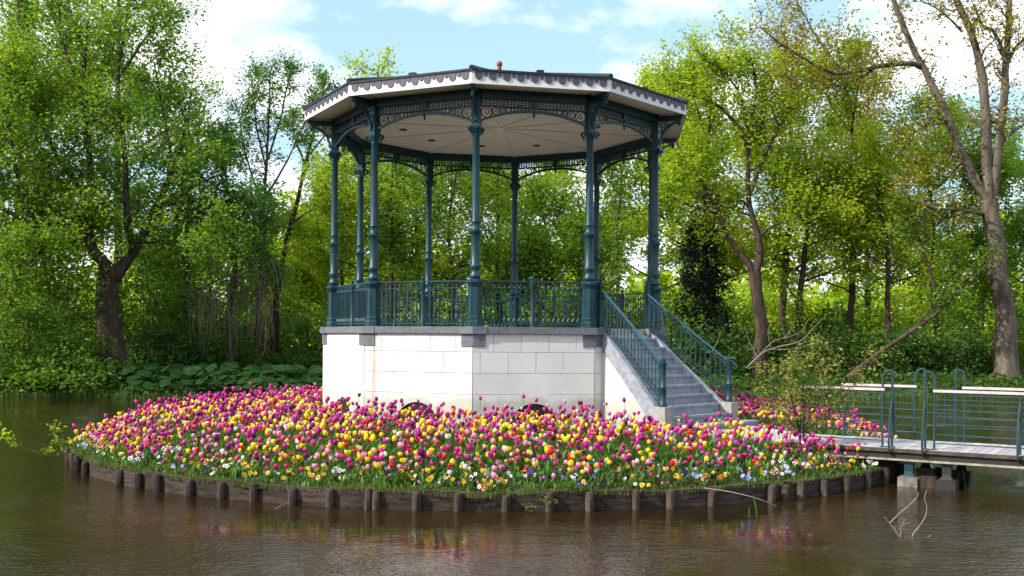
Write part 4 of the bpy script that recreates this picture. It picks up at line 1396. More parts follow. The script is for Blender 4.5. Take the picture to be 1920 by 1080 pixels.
# further, smaller pansies between them that read as one speckled border
pm = NB()
psrc = {}
for k2, me2 in pmesh.items():
    vv = np.zeros(len(me2.vertices) * 3, np.float32); me2.vertices.foreach_get('co', vv)
    tri = np.array([tuple(p.vertices) for p in me2.polygons]); mi = np.array([p.material_index for p in me2.polygons])
    psrc[k2] = (vv.reshape(-1, 3).astype(float), tri, mi)
for c in range(330):
    a = rng.uniform(a0 - 0.1, a1 + 0.1); r = rng.uniform(8.2, 9.25)
    k2 = pn[int(rng.choice(6, p=[0.22, 0.20, 0.30, 0.08, 0.10, 0.10]))]
    for q in range(int(rng.integers(1, 4))):
        x = IX + r * math.cos(a) + rng.normal(0, 0.07); y = IY + r * math.sin(a) + rng.normal(0, 0.07)
        if in_path(np.array(x), np.array(y)) or in_stair(np.array(x), np.array(y)): continue
        Vp, tri, mi = psrc[k2]
        sc = rng.uniform(0.045, 0.07); tl = rng.uniform(-0.8, 0.0)
        P_ = Vp * sc
        P_ = np.stack([P_[:, 0], P_[:, 1] * math.cos(tl) - P_[:, 2] * math.sin(tl), P_[:, 1] * math.sin(tl) + P_[:, 2] * math.cos(tl)], -1)
        base_i = {0: pn.index(k2), 1: 3, 2: 0}
        pm.add(place(P_, x, y, float(island_zz(x, y)) + rng.uniform(0.10, 0.24), (1, 1, 1), rng.uniform(-0.9, 0.9)), None, tri, np.array([base_i[int(m_)] for m_ in mi]), rng.uniform(0.2, 1))
tag(link('pansy_border', pm.mesh('pansy_border', [M['v_' + k2] for k2 in pn])), 'speckled border of small pansies behind the timber edging', kind='stuff')

# green leaves without flowers that fill the front of the bed
gl = NB()
n = 5200
a = rng.uniform(PI - 0.35, 2 * PI + 0.45, n); r = rng.uniform(7.2, 9.25, n) ** 1.0
X, Y = IX + r * np.cos(a), IY + r * np.sin(a)
k_ = ~in_path(X, Y, 0.05) & ~in_stair(X, Y, 0.05)
for x, y, r_ in zip(X[k_], Y[k_], r[k_]):
    sc = rng.uniform(0.16, 0.30) * (1 - 0.35 * max(0, (r_ - 8.6) / 0.65))
    z = float(island_zz(x, y))
    gl.add(place(LV2, x, y, z - 0.01, (sc * rng.uniform(0.4, 1.6), sc * rng.uniform(0.8, 1.5), sc), rng.uniform(0, 6.28)), LQ2, None, 0, np.linspace(0.15, 0.9, len(LV2)) * rng.uniform(0.5, 1.0))
tag(link('bed_greenery', gl.mesh('bed_greenery', [M['tulip_green']])), 'green tulip and pansy leaves filling the front of the bed', kind='stuff')

# grass on the rim and between the stems
def grass(name, X, Y, Z, hmin, hmax, wd, mat, label=None, lean=0.45):
    n = len(X)
    h = rng.uniform(hmin, hmax, n); a = rng.uniform(0, 2 * PI, n); w = wd * rng.uniform(0.7, 1.3, n)
    dx, dy = np.cos(a), np.sin(a); l = rng.uniform(0.05, lean, n) * h
    b0 = np.stack([X - dy * w, Y + dx * w, Z - 0.01], -1); b1 = np.stack([X + dy * w, Y - dx * w, Z - 0.01], -1)
    m0 = np.stack([X - dy * w * 0.7 + dx * l * 0.4, Y + dx * w * 0.7 + dy * l * 0.4, Z + h * 0.55], -1)
    m1 = np.stack([X + dy * w * 0.7 + dx * l * 0.4, Y - dx * w * 0.7 + dy * l * 0.4, Z + h * 0.55], -1)
    tp = np.stack([X + dx * l * 1.4, Y + dy * l * 1.4, Z + h * (1 - 0.3 * (l / h))], -1)
    V = np.stack([b0, b1, m1, m0, tp], 1).reshape(-1, 3)
    i = np.arange(n)[:, None] * 5
    nb = NB()
    tint = np.repeat(rng.uniform(0, 1, n), 5)
    nb.add(V, i + np.array([0, 1, 2, 3]), i + np.array([3, 2, 4]), 0, tint)
    return tag(link(name, nb.mesh(name, [mat])), label, None, None, 'stuff')
n = 11000
a = rng.uniform(PI - 0.25, 2 * PI + 0.4, n); r = 9.40 - np.abs(rng.normal(0, 0.38, n)) * (0.6 + 0.8 * np.sin(a * 23) * np.sin(a * 9))
X, Y = IX + r * np.cos(a), IY + r * np.sin(a)
k_ = ~in_path(X, Y, 0.0) & ~in_stair(X, Y, 0)
X, Y = X[k_], Y[k_]
grass('rim_grass', X, Y, island_zz(X, Y), 0.025, 0.11, 0.006, M['grass'], 'short grass fringe along the top of the timber edging')

# ------------------------------------------------------------------ trees and shrubs
def frames(P):
    """P (M, n, 3): two unit normals per path"""
    d = P[:, -1] - P[:, 0]
    d /= np.linalg.norm(d, axis=1, keepdims=True) + 1e-9
    up = np.where(np.abs(d[:, 2:3]) > 0.9, np.array([[1.0, 0, 0]]), np.array([[0, 0, 1.0]]))
    x = np.cross(d, up); x /= np.linalg.norm(x, axis=1, keepdims=True) + 1e-9
    return x, np.cross(d, x)


def tubes(nb, P, R, sides, m=0):
    P = np.asarray(P, float); R = np.asarray(R, float)
    Mn, n, _ = P.shape
    x, y = frames(P)
    t = np.arange(sides) * 2 * PI / sides
    ring = x[:, None, :] * np.cos(t)[None, :, None] + y[:, None, :] * np.sin(t)[None, :, None]
    V = P[:, :, None, :] + ring[:, None] * R[:, :, None, None]
    idx = np.arange(Mn * n * sides).reshape(Mn, n, sides); j = np.roll(idx, -1, 2)
    Q = np.stack([idx[:, :-1], j[:, :-1], j[:, 1:], idx[:, 1:]], -1)
    nb.add(V.reshape(-1, 3), Q.reshape(-1, 4), None, m, None, True)


def spline(pts, n):
    """Catmull-Rom through the points"""
    pts = np.asarray(pts, float)
    P = np.vstack([2 * pts[0] - pts[1], pts, 2 * pts[-1] - pts[-2]])
    k = len(pts) - 1
    u = np.linspace(0, k, n); i = np.minimum(u.astype(int), k - 1); f = (u - i)[:, None]
    a, b, c, d = P[i], P[i + 1], P[i + 2], P[i + 3]
    return 0.5 * (2 * b + (c - a) * f + (2 * a - 5 * b + 4 * c - d) * f ** 2 + (3 * b - a - 3 * c + d) * f ** 3)


def rand_dir(n):
    v = rng.normal(size=(n, 3)); return v / np.linalg.norm(v, axis=1, keepdims=True)


def leaves(nb, C, size, m=0, tint=None, droop=0.0, aspect=0.62, tfac=None):
    """folded diamond leaves at the points C"""
    n = len(C)
    if n == 0: return
    d = rand_dir(n); d[:, 2] = d[:, 2] * 0.6 - droop; d /= np.linalg.norm(d, axis=1, keepdims=True)
    nrm_ = rand_dir(n); nrm_[:, 2] = np.abs(nrm_[:, 2]) + 0.5
    s = np.cross(d, nrm_); s /= np.linalg.norm(s, axis=1, keepdims=True) + 1e-9
    L_ = (size * rng.uniform(0.65, 1.35, n))[:, None]
    up = np.cross(s, d)
    base = C - d * L_ * 0.5
    a = C + s * L_ * aspect * 0.5 + up * L_ * 0.12
    b = C - s * L_ * aspect * 0.5 + up * L_ * 0.12
    tip = C + d * L_ * 0.5
    V = np.stack([base, a, tip, b], 1).reshape(-1, 3)
    i = np.arange(n)[:, None] * 4
    tv = rng.uniform(0, 1, n) if tint is None else np.clip(tint + rng.normal(0, 0.16, n), 0, 1)
    nb.add(V, i + np.array([0, 1, 2, 3]), None, m, np.repeat(tv, 4))


def grow(limbs, crown, twig_n, leaf_n, leaf_size, leaf_spread=0.45, up=0.35, droop=0.0, sub_len=(0.14, 0.30), twig_len=(0.6, 1.5), start=0.3,
         limb_weight=None, leaf_mix=1.0, sec_per_m=1.1):
    """limbs: (points, r0, r1). Returns trunk pool, crown pool. crown: overall size used for branch lengths."""
    tp, cp = NB(), NB()
    sec_P = []; sec_R = []
    for li, (pts, r0, r1) in enumerate(limbs):
        ln = np.linalg.norm(np.diff(np.asarray(pts, float), axis=0), axis=1).sum()
        n = max(6, int(ln / 0.9))
        P = spline(pts, n)
        P[1:-1] += rng.normal(0, 0.02 + 0.12 * r1, (n - 2, 3))
        t = np.linspace(0, 1, n)
        R = r0 + (r1 - r0) * t ** 0.8
        if li == 0: R[0] *= 1.35; R[1] *= 1.08
        R = R * (1 + rng.normal(0, 0.05, n))
        # bark tube with its own running frame
        sides = 12 if r0 > 0.25 else (8 if r0 > 0.1 else 5)
        V = []
        px = None
        for i in range(n):
            d = P[min(i + 1, n - 1)] - P[max(i - 1, 0)]; d /= np.linalg.norm(d)
            if px is None:
                u0 = np.array([1.0, 0, 0]) if abs(d[2]) > 0.8 else np.array([0, 0, 1.0])
                px = np.cross(d, u0)
            px = px - d * (px @ d); px /= np.linalg.norm(px)
            py = np.cross(d, px); a = np.arange(sides) * 2 * PI / sides
            V.append(P[i] + (np.outer(np.cos(a), px) + np.outer(np.sin(a), py)) * (R[i] * (1 + 0.10 * np.sin(a * 3 + 0.4 * i) * (r0 > 0.25)))[:, None])
        idx = np.arange(n * sides).reshape(n, sides); j = np.roll(idx, -1, 1)
        tp.add(np.concatenate(V), np.stack([idx[:-1], j[:-1], j[1:], idx[1:]], -1), None, 0, None, True)
        w = 1.0 if limb_weight is None else limb_weight[li]
        ns = int(ln * sec_per_m * w)
        for q in range(ns):
            tt = start + (1 - start) * ((q + rng.uniform(0.1, 0.9)) / ns) ** 0.85
            if tt > 1: continue
            f = tt * (n - 1); i = int(min(f, n - 2)); p = P[i] + (P[i + 1] - P[i]) * (f - i)
            tg = P[i + 1] - P[i]; tg /= np.linalg.norm(tg)
            d = rand_dir(1)[0]; d -= tg * (d @ tg) * 0.7; d = d / np.linalg.norm(d) + 0.55 * tg + np.array([0, 0, up]); d /= np.linalg.norm(d)
            l = crown * rng.uniform(*sub_len) * (1.15 - 0.55 * tt)
            b = rand_dir(1)[0] * 0.25
            u = np.linspace(0, 1, 5)[:, None]
            Q = p + d * l * u + (b + np.array([0, 0, 0.25 * up - droop * 0.5])) * l * u ** 2
            Q[1:] += rng.normal(0, 0.03 * l, (4, 3))
            sec_P.append(Q); sec_R.append(np.linspace(max(0.018, 0.35 * R[i]) if R[i] < 0.2 else 0.07, 0.012, 5))
    sec_P = np.array(sec_P); sec_R = np.array(sec_R)
    if not len(sec_P): return tp, cp
    tubes(tp, sec_P, sec_R, 5)
    # twigs
    m_ = len(sec_P); K = twig_n
    si = np.repeat(np.arange(m_), K)
    tt = rng.uniform(0.25, 1.0, m_ * K)
    f = tt * 4; i = np.minimum(f.astype(int), 3); fr = (f - i)[:, None]
    p = sec_P[si, i] * (1 - fr) + sec_P[si, i + 1] * fr
    tg = sec_P[si, 4] - sec_P[si, 0]; tg /= np.linalg.norm(tg, axis=1, keepdims=True)
    d = rand_dir(m_ * K) * 0.9 + tg * 0.8 + np.array([0, 0, up * 0.6 - droop]); d /= np.linalg.norm(d, axis=1, keepdims=True)
    l = rng.uniform(*twig_len, m_ * K)[:, None]
    u = np.linspace(0, 1, 4)[None, :, None]
    bend = rand_dir(m_ * K)[:, None, :] * 0.22 + np.array([0, 0, -droop * 1.2])
    TP = p[:, None] + d[:, None] * l[:, None] * u + bend * l[:, None] * u ** 2
    TR = np.broadcast_to(np.array([0.014, 0.011, 0.008, 0.004]), (m_ * K, 4))
    tubes(cp, TP, TR, 3, 0)
    nl = rng.poisson(leaf_n, m_ * K)
    ti = np.repeat(np.arange(m_ * K), nl)
    uu = rng.uniform(0.15, 1.08, len(ti))
    f = np.clip(uu, 0, 1) * 3; i = np.minimum(f.astype(int), 2); fr = (f - i)[:, None]
    C = TP[ti, i] * (1 - fr) + TP[ti, i + 1] * fr + rng.normal(0, leaf_spread * 0.38, (len(ti), 3))
    tone = np.repeat(rng.uniform(0.15, 0.85, m_ * K), nl)
    leaves(cp, C, leaf_size, 1, tone, droop * 0.6)
    return tp, cp


N_LEAF = [0]


def plant_tree(label, base, tp, cp, bark, leaf, group=None, name='tree', cat='tree'):
    T_ = empty(name, base, label, cat, group)
    off = np.asarray(base)
    for nb_, nm, mats in ((tp, 'trunk', [M[bark]]), (cp, 'crown', [M[bark], M[leaf]])):
        if nb_.n == 0: continue
        for q in range(len(nb_.V)): nb_.V[q] = nb_.V[q] - off
        link(nm, nb_.mesh(nm, mats), T_)
    return T_


def tz_(x, y): return float(terrain_z(x, y))


def px_limb(pts, Y, dy=None):
    """limb given as the photograph's pixels, at depth Y (plus a depth offset per point)"""
    out = []
    for i, p in enumerate(pts):
        out.append(at(p[0], p[1], Y + (p[2] if len(p) > 2 else 0.0)))
    return [tuple(v) for v in out]


def auto_limbs(x, y, H, spread, r0, nl=7, lean=(0, 0), fork=0.28, top=0.97):
    z0 = tz_(x, y) - 0.3
    k = 6
    t = np.linspace(0, 1, k)
    trunk = [(x + lean[0] * q * H + rng.normal(0, 0.15) * (q > 0), y + lean[1] * q * H + rng.normal(0, 0.15) * (q > 0), z0 + q * H * top) for q in t]
    limbs = [(trunk, r0, r0 * 0.18)]
    for i in range(nl):
        q = fork + (0.9 - fork) * (i + rng.uniform(0, 0.8)) / nl
        p = np.array(trunk[0]) * (1 - q) + np.array(trunk[-1]) * q
        f = q * (k - 1); j = int(min(f, k - 2)); p = np.array(trunk[j]) + (np.array(trunk[j + 1]) - np.array(trunk[j])) * (f - j)
        a = rng.uniform(0, 2 * PI) if i > 1 else (i * PI + rng.uniform(-0.5, 0.5))
        l = spread * rng.uniform(0.75, 1.1) * math.sqrt(max(0.15, 1 - ((q - 0.45) / 0.62) ** 2))
        o = np.array([math.cos(a), math.sin(a), 0])
        rise = rng.uniform(0.35, 0.9)
        limbs.append(([tuple(p), tuple(p + o * l * 0.4 + np.array([0, 0, l * 0.28 * rise])), tuple(p + o * l * 0.75 + np.array([0, 0, l * 0.62 * rise])), tuple(p + o * l + np.array([0, 0, l * 0.9 * rise]))], r0 * 0.38 * (1.1 - q), 0.03))
    return limbs


def auto_tree(label, px, Y, H, spread, r0, leaf, bark='bark_dark', group=None, **kw):
    x = (px - 960) / F * Y
    g = dict(twig_n=9, leaf_n=11, leaf_size=0.205, crown=H * 0.55, start=0.2, leaf_spread=0.8)
    lk = {k: kw.pop(k) for k in list(kw) if k in ('nl', 'lean', 'fork', 'top')}
    g.update(kw)
    g['leaf_n'] *= 2.7; g['sec_per_m'] = g.get('sec_per_m', 1.5)
    if g['leaf_size'] == 0.3: g['leaf_size'] = 0.26
    limbs = auto_limbs(x, Y, H, spread, r0, **lk)
    w = [0.55] + [1.25] * (len(limbs) - 1)
    tp, cp = grow(limbs, limb_weight=w, **g)
    return plant_tree(label, (x, Y, tz_(x, Y)), tp, cp, bark, leaf, group)


# ---- hero trees, their limbs measured on the photograph
Y = 48.0
t1 = [(px_limb([(212, 718), (207, 650), (203, 560), (208, 505)], Y), 0.62, 0.50),
      (px_limb([(206, 520), (190, 485, -0.3), (168, 462, -0.6), (165, 400, -0.8), (166, 300, -0.6), (150, 170, -0.2), (160, 40, 0)], Y), 0.36, 0.06),
      (px_limb([(170, 465, -0.6), (130, 455, -1.2), (70, 425, -2), (20, 400, -2.5), (-50, 380, -3)], Y), 0.24, 0.06),
      (px_limb([(212, 520), (238, 490, 0.3), (265, 445, 0.6), (296, 380, 1.0), (330, 300, 1.2), (350, 220, 1.2)], Y), 0.36, 0.06),
      (px_limb([(250, 470, 0.3), (235, 400, -0.5), (232, 280, -1), (215, 150, -1), (235, 20, -0.6)], Y), 0.22, 0.05),
      (px_limb([(290, 392, 1.0), (345, 360, 0.2), (400, 330, -0.4)], Y), 0.13, 0.04),
      (px_limb([(165, 380, -0.8), (110, 300, 0.5), (60, 200, 1.0), (20, 90, 1.5)], Y), 0.16, 0.05),
      (px_limb([(60, 422, -2), (30, 330, -2.5), (10, 230, -2.5), (-20, 130, -2)], Y), 0.13, 0.04),
      (px_limb([(150, 170, -0.2), (110, 80, 0.4), (80, -20, 0.6)], Y), 0.1, 0.04),
      (px_limb([(215, 150, -1), (270, 70, 0), (300, 20, 0.2)], Y), 0.09, 0.03),
      (px_limb([(322, 315, 1.1), (300, 200, 1.6), (285, 120, 2.0)], Y), 0.1, 0.03),
      (px_limb([(120, 452, -1.2), (80, 470, -2.4), (40, 510, -3.4), (10, 570, -4.2)], Y), 0.1, 0.03),
      (px_limb([(165, 400, -0.8), (120, 420, -2), (100, 480, -3), (90, 550, -3.6)], Y), 0.08, 0.03),
      (px_limb([(300, 375, 1), (350, 400, 0), (385, 450, -0.8), (400, 510, -1.2)], Y), 0.08, 0.03)]
tp, cp = grow(t1, 6.5, 9, 27, 0.185, leaf_spread=0.75, limb_weight=[0.0, 1, 1.2, 1, 1, 1.2, 1.1, 1.2, 1, 0.8, 0.8, 1.5, 1.5, 1.3], start=0.22, sub_len=(0.16, 0.36), sec_per_m=1.7)
plant_tree('large old tree with thick forked dark trunk leaning over the left bank', tuple(at(212, 716, Y)), tp, cp, 'bark_dark', 'leaf_mid')

Y = 57.0
t2 = [(px_limb([(480, 690), (486, 560), (492, 440), (496, 330), (500, 230), (502, 130)], Y), 0.20, 0.03),
      (px_limb([(493, 400), (470, 330), (450, 260), (445, 200)], Y), 0.08, 0.02),
      (px_limb([(495, 370), (530, 310), (560, 250), (585, 180)], Y), 0.08, 0.02),
      (px_limb([(497, 320), (480, 250), (472, 190), (465, 130)], Y), 0.07, 0.02),
      (px_limb([(499, 300), (520, 230), (535, 160), (545, 130)], Y), 0.07, 0.02),
      (px_limb([(488, 470), (460, 430), (435, 380)], Y), 0.07, 0.02)]
tp, cp = grow(t2, 3.6, 7, 7.5, 0.17, limb_weight=[1.0, 1.6, 1.6, 1.6, 1.6, 1.4], start=0.45, sub_len=(0.14, 0.34), sec_per_m=1.9, twig_len=(0.4, 1.0), droop=0.05)
plant_tree('slender airy tree with thin upright stem and feathery cool green crown', tuple(at(480, 688, Y)), tp, cp, 'bark_dark', 'leaf_blue')
Y = 60.0
t3 = [(px_limb([(512, 680), (522, 520), (545, 420), (566, 330), (580, 270), (600, 190), (605, 150)], Y), 0.22, 0.04),
      (px_limb([(570, 312), (550, 260), (540, 215)], Y), 0.09, 0.03),
      (px_limb([(575, 295), (610, 250), (650, 230)], Y), 0.08, 0.02),
      (px_limb([(545, 420), (580, 395), (620, 380)], Y), 0.07, 0.02)]
tp, cp = grow(t3, 3.4, 8, 12, 0.18, limb_weight=[0.7, 1.5, 1.3, 1.0], start=0.5, sub_len=(0.14, 0.3), sec_per_m=1.6, twig_len=(0.4, 1.0))
plant_tree('thin leaning bare-stemmed tree just left of the bandstand roof', tuple(at(512, 684, Y)), tp, cp, 'bark_brown', 'leaf_blue')

# weeping small tree with hanging pale twigs
Y = 50.5
base = at(432, 700, Y)
t4 = [(px_limb([(432, 706), (431, 640), (428, 580), (440, 500)], Y), 0.16, 0.12),
      (px_limb([(440, 510), (420, 440), (400, 400), (370, 380), (350, 420)], Y), 0.09, 0.03),
      (px_limb([(440, 500), (445, 420), (470, 380), (500, 400)], Y), 0.09, 0.03),
      (px_limb([(438, 480), (430, 380), (415, 300), (400, 240)], Y), 0.10, 0.03),
      (px_limb([(432, 560), (455, 490), (490, 470), (505, 500)], Y), 0.06, 0.03)]
tp, cp = grow(t4, 3.8, 8, 15, 0.19, limb_weight=[0.3, 1.6, 1.6, 1.7, 1.3], start=0.25, up=0.1, droop=0.35, sub_len=(0.14, 0.34), sec_per_m=2.0, twig_len=(0.5, 1.2))
HP = []
for i in range(150):
    sx = float(rng.uniform(360, 515)); sy = float(rng.uniform(470, 590)); ln = float(rng.uniform(0.9, 2.6))
    p = np.array(at(sx, sy, Y + float(rng.uniform(-1.2, 0.6))))
    u = np.linspace(0, 1, 6)[:, None]
    o = np.array([rng.normal(0, 0.5), rng.normal(0, 0.3), 0])
    HP.append(p + o * np.sqrt(u) + np.array([0, 0, -ln]) * u ** 1.5 + rng.normal(0, 0.03, (6, 3)))
hp = NB(); tubes(hp, np.array(HP), np.broadcast_to(np.linspace(0.022, 0.006, 6), (150, 6)), 4)
T_ = plant_tree('small weeping tree with bare pale twigs hanging over the left bank', tuple(base), tp, cp, 'bark_dark', 'leaf_blue')
for q in range(len(hp.V)): hp.V[q] = hp.V[q] - np.array(base)
tag(link('hanging_twig', hp.mesh('hanging_twig', [M['twig_pale']]), T_), kind='stuff')

# right of the bandstand: forked sunlit tree
Y = 55.0
t5 = [(px_limb([(1428, 715), (1424, 640), (1420, 570), (1414, 510)], Y), 0.40, 0.30),
      (px_limb([(1414, 515), (1396, 488), (1370, 455), (1345, 400), (1320, 350), (1285, 300), (1262, 262)], Y), 0.22, 0.05),
      (px_limb([(1414, 515), (1424, 480), (1416, 430), (1402, 380), (1400, 300), (1408, 230), (1415, 160), (1400, 95)], Y), 0.24, 0.05),
      (px_limb([(1405, 360), (1430, 290), (1460, 235), (1475, 200), (1490, 150)], Y), 0.14, 0.04),
      (px_limb([(1400, 270), (1370, 220), (1330, 190), (1290, 180), (1245, 165)], Y), 0.12, 0.03),
      (px_limb([(1418, 450), (1450, 420), (1490, 410), (1540, 380)], Y), 0.10, 0.03),
      (px_limb([(1345, 400), (1290, 385), (1250, 360)], Y), 0.10, 0.03),
      (px_limb([(1398, 250), (1385, 180), (1350, 130), (1310, 110)], Y), 0.10, 0.03)]
tp, cp = grow(t5, 6.2, 9, 22, 0.20, leaf_spread=0.7, limb_weight=[0.0, 1, 1, 1.2, 1.3, 1.2, 1.1, 1.2], start=0.3, sub_len=(0.16, 0.36), sec_per_m=1.7)
plant_tree('sunlit yellow-green tree with forked dark trunk right of the staircase', tuple(at(1428, 713, Y)), tp, cp, 'bark_brown', 'leaf_bright')

# tall pale-barked tree at the right edge
Y = 53.0
t6 = [(px_limb([(1890, 726), (1884, 640), (1872, 540), (1860, 440), (1853, 375)], Y), 0.62, 0.42),
      (px_limb([(1856, 385), (1832, 345), (1800, 290), (1775, 225), (1742, 155), (1718, 112), (1684, 40), (1668, -15), (1650, -90)], Y), 0.27, 0.10),
      (px_limb([(1722, 122), (1690, 118, -0.5), (1640, 124, -1), (1580, 138, -1.5), (1530, 128, -2), (1480, 95, -2.2), (1420, 50, -2.4)], Y), 0.15, 0.04),
      (px_limb([(1640, 124, -1), (1600, 150, -1), (1540, 165, -1.2), (1480, 150, -1)], Y), 0.07, 0.03),
      (px_limb([(1580, 138, -1.5), (1540, 90, -1.5), (1510, 40, -1), (1480, -20, -1)], Y), 0.07, 0.03),
      (px_limb([(1853, 390), (1846, 300), (1842, 200), (1830, 110), (1812, 50), (1780, -20), (1760, -90)], Y), 0.30, 0.12),
      (px_limb([(1858, 380), (1868, 290), (1878, 190), (1882, 110), (1888, 30), (1892, -80)], Y), 0.26, 0.12),
      (px_limb([(1880, 110), (1862, 60), (1835, 45), (1822, 10)], Y), 0.12, 0.05),
      (px_limb([(1880, 118), (1905, 85), (1940, 50)], Y), 0.12, 0.06),
      (px_limb([(1866, 290), (1890, 250), (1940, 220)], Y), 0.10, 0.05),
      (px_limb([(1846, 402), (1800, 395, -1), (1740, 390, -1.5), (1690, 360, -2)], Y), 0.12, 0.04),
      (px_limb([(1800, 60), (1760, 20), (1720, 0)], Y), 0.07, 0.03),
      (px_limb([(1775, 230), (1720, 240, -0.6), (1680, 290, -1)], Y), 0.06, 0.02)]
tp, cp = grow(t6, 6.0, 7, 9, 0.19, leaf_spread=0.8, limb_weight=[0.0, 0.9, 1.8, 1.8, 1.8, 1, 1, 1.2, 1, 1.2, 1.6, 1.4, 1.3], start=0.12, sub_len=(0.12, 0.36), sec_per_m=1.35, twig_len=(0.5, 1.3))
plant_tree('tall tree with thick pale grey trunk and sparse bronze young leaves', tuple(at(1890, 724, Y)), tp, cp, 'bark_grey', 'leaf_buds')

# leaning trunk and dead branches
Y = 51.5
t7 = [(px_limb([(1590, 712), (1640, 668), (1700, 626), (1762, 582), (1800, 540), (1860, 500)], Y), 0.17, 0.05),
      (px_limb([(1762, 582), (1740, 500), (1715, 430), (1690, 380)], Y), 0.09, 0.03),
      (px_limb([(1700, 628), (1760, 560), (1790, 470)], Y), 0.06, 0.02)]
tp, cp = grow(t7, 3.2, 7, 8, 0.22, limb_weight=[0.8, 1.2, 1.2], start=0.35, sub_len=(0.14, 0.32), sec_per_m=1.5)
plant_tree('low slanting trunk rising to the right behind the footbridge', tuple(at(1590, 714, Y)), tp, cp, 'bark_brown', 'leaf_mid')

# ---- other trees, each with its own crown
A = auto_tree
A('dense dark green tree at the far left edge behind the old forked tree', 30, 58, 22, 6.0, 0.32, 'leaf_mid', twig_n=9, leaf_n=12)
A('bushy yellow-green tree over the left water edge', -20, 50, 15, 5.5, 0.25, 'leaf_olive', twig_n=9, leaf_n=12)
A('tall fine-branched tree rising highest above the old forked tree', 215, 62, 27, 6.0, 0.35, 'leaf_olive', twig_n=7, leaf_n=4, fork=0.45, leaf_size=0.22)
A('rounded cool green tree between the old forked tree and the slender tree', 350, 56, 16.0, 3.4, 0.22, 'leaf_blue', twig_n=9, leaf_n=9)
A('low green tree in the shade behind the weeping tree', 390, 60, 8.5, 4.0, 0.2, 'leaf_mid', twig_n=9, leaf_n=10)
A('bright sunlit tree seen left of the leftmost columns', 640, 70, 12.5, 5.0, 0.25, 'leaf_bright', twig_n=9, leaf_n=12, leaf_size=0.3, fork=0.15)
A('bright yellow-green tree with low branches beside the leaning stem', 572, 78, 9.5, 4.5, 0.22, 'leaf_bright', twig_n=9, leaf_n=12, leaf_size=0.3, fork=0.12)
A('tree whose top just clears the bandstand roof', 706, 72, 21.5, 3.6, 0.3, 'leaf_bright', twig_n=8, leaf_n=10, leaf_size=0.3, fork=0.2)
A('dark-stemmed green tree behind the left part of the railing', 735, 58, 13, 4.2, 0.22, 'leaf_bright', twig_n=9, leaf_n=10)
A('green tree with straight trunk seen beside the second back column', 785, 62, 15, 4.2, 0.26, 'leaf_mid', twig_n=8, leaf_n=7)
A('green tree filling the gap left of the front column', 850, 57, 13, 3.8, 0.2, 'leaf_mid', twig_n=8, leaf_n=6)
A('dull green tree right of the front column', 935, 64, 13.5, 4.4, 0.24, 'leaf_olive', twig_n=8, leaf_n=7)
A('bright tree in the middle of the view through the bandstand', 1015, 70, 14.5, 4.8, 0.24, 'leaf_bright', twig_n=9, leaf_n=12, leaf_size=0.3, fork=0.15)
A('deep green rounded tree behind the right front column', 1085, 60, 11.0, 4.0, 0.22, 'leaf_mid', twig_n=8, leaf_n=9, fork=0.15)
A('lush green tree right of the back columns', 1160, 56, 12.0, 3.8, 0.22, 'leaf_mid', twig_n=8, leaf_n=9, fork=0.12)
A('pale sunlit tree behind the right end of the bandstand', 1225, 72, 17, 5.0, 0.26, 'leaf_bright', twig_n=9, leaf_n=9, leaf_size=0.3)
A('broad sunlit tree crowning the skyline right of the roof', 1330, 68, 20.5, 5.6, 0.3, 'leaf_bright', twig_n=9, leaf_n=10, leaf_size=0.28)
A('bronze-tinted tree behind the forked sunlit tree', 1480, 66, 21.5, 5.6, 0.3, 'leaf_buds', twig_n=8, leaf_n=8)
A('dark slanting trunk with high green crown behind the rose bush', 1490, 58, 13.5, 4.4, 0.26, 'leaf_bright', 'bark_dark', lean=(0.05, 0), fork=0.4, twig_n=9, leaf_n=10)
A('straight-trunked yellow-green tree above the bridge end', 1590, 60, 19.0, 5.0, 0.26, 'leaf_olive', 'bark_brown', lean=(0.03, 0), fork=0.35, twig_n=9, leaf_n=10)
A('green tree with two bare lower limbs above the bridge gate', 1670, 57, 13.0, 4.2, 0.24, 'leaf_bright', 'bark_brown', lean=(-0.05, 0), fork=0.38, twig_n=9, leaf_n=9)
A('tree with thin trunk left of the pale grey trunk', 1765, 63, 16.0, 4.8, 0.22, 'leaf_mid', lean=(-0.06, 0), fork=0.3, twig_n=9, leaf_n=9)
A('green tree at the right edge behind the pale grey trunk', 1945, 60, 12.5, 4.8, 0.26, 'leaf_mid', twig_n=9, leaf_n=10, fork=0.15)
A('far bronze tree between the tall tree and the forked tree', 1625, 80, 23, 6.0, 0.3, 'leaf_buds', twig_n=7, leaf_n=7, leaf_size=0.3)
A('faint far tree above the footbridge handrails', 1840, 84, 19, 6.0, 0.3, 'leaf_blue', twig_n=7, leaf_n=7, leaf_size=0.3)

# dark conifer
x, y = (1318 - 960) / F * 59, 59.0
limbs = [([(x, y, 0.2), (x + 0.1, y, 6), (x, y, 11.8)], 0.2, 0.04)]
for i in range(46):
    q = 0.10 + 0.88 * i / 46; a = i * 2.4
    l = 1.7 * (1.04 - q) ** 0.6
    p = np.array([x, y, 0.2 + 11.6 * q]); o = np.array([math.cos(a), math.sin(a), 0.1])
    limbs.append(([tuple(p), tuple(p + o * l * 0.5 + (0, 0, 0.1)), tuple(p + o * l + (0, 0, -0.1 * l))], 0.04, 0.01))
tp, cp = grow(limbs, 2.4, 6, 9, 0.22, limb_weight=[0.0] + [3.2] * 46, start=0.1, up=-0.05, droop=0.1, sub_len=(0.12, 0.3), twig_len=(0.3, 0.7))
plant_tree('narrow dark evergreen standing behind the stair railing', (x, y, 0.5), tp, cp, 'bark_dark', 'leaf_yew')


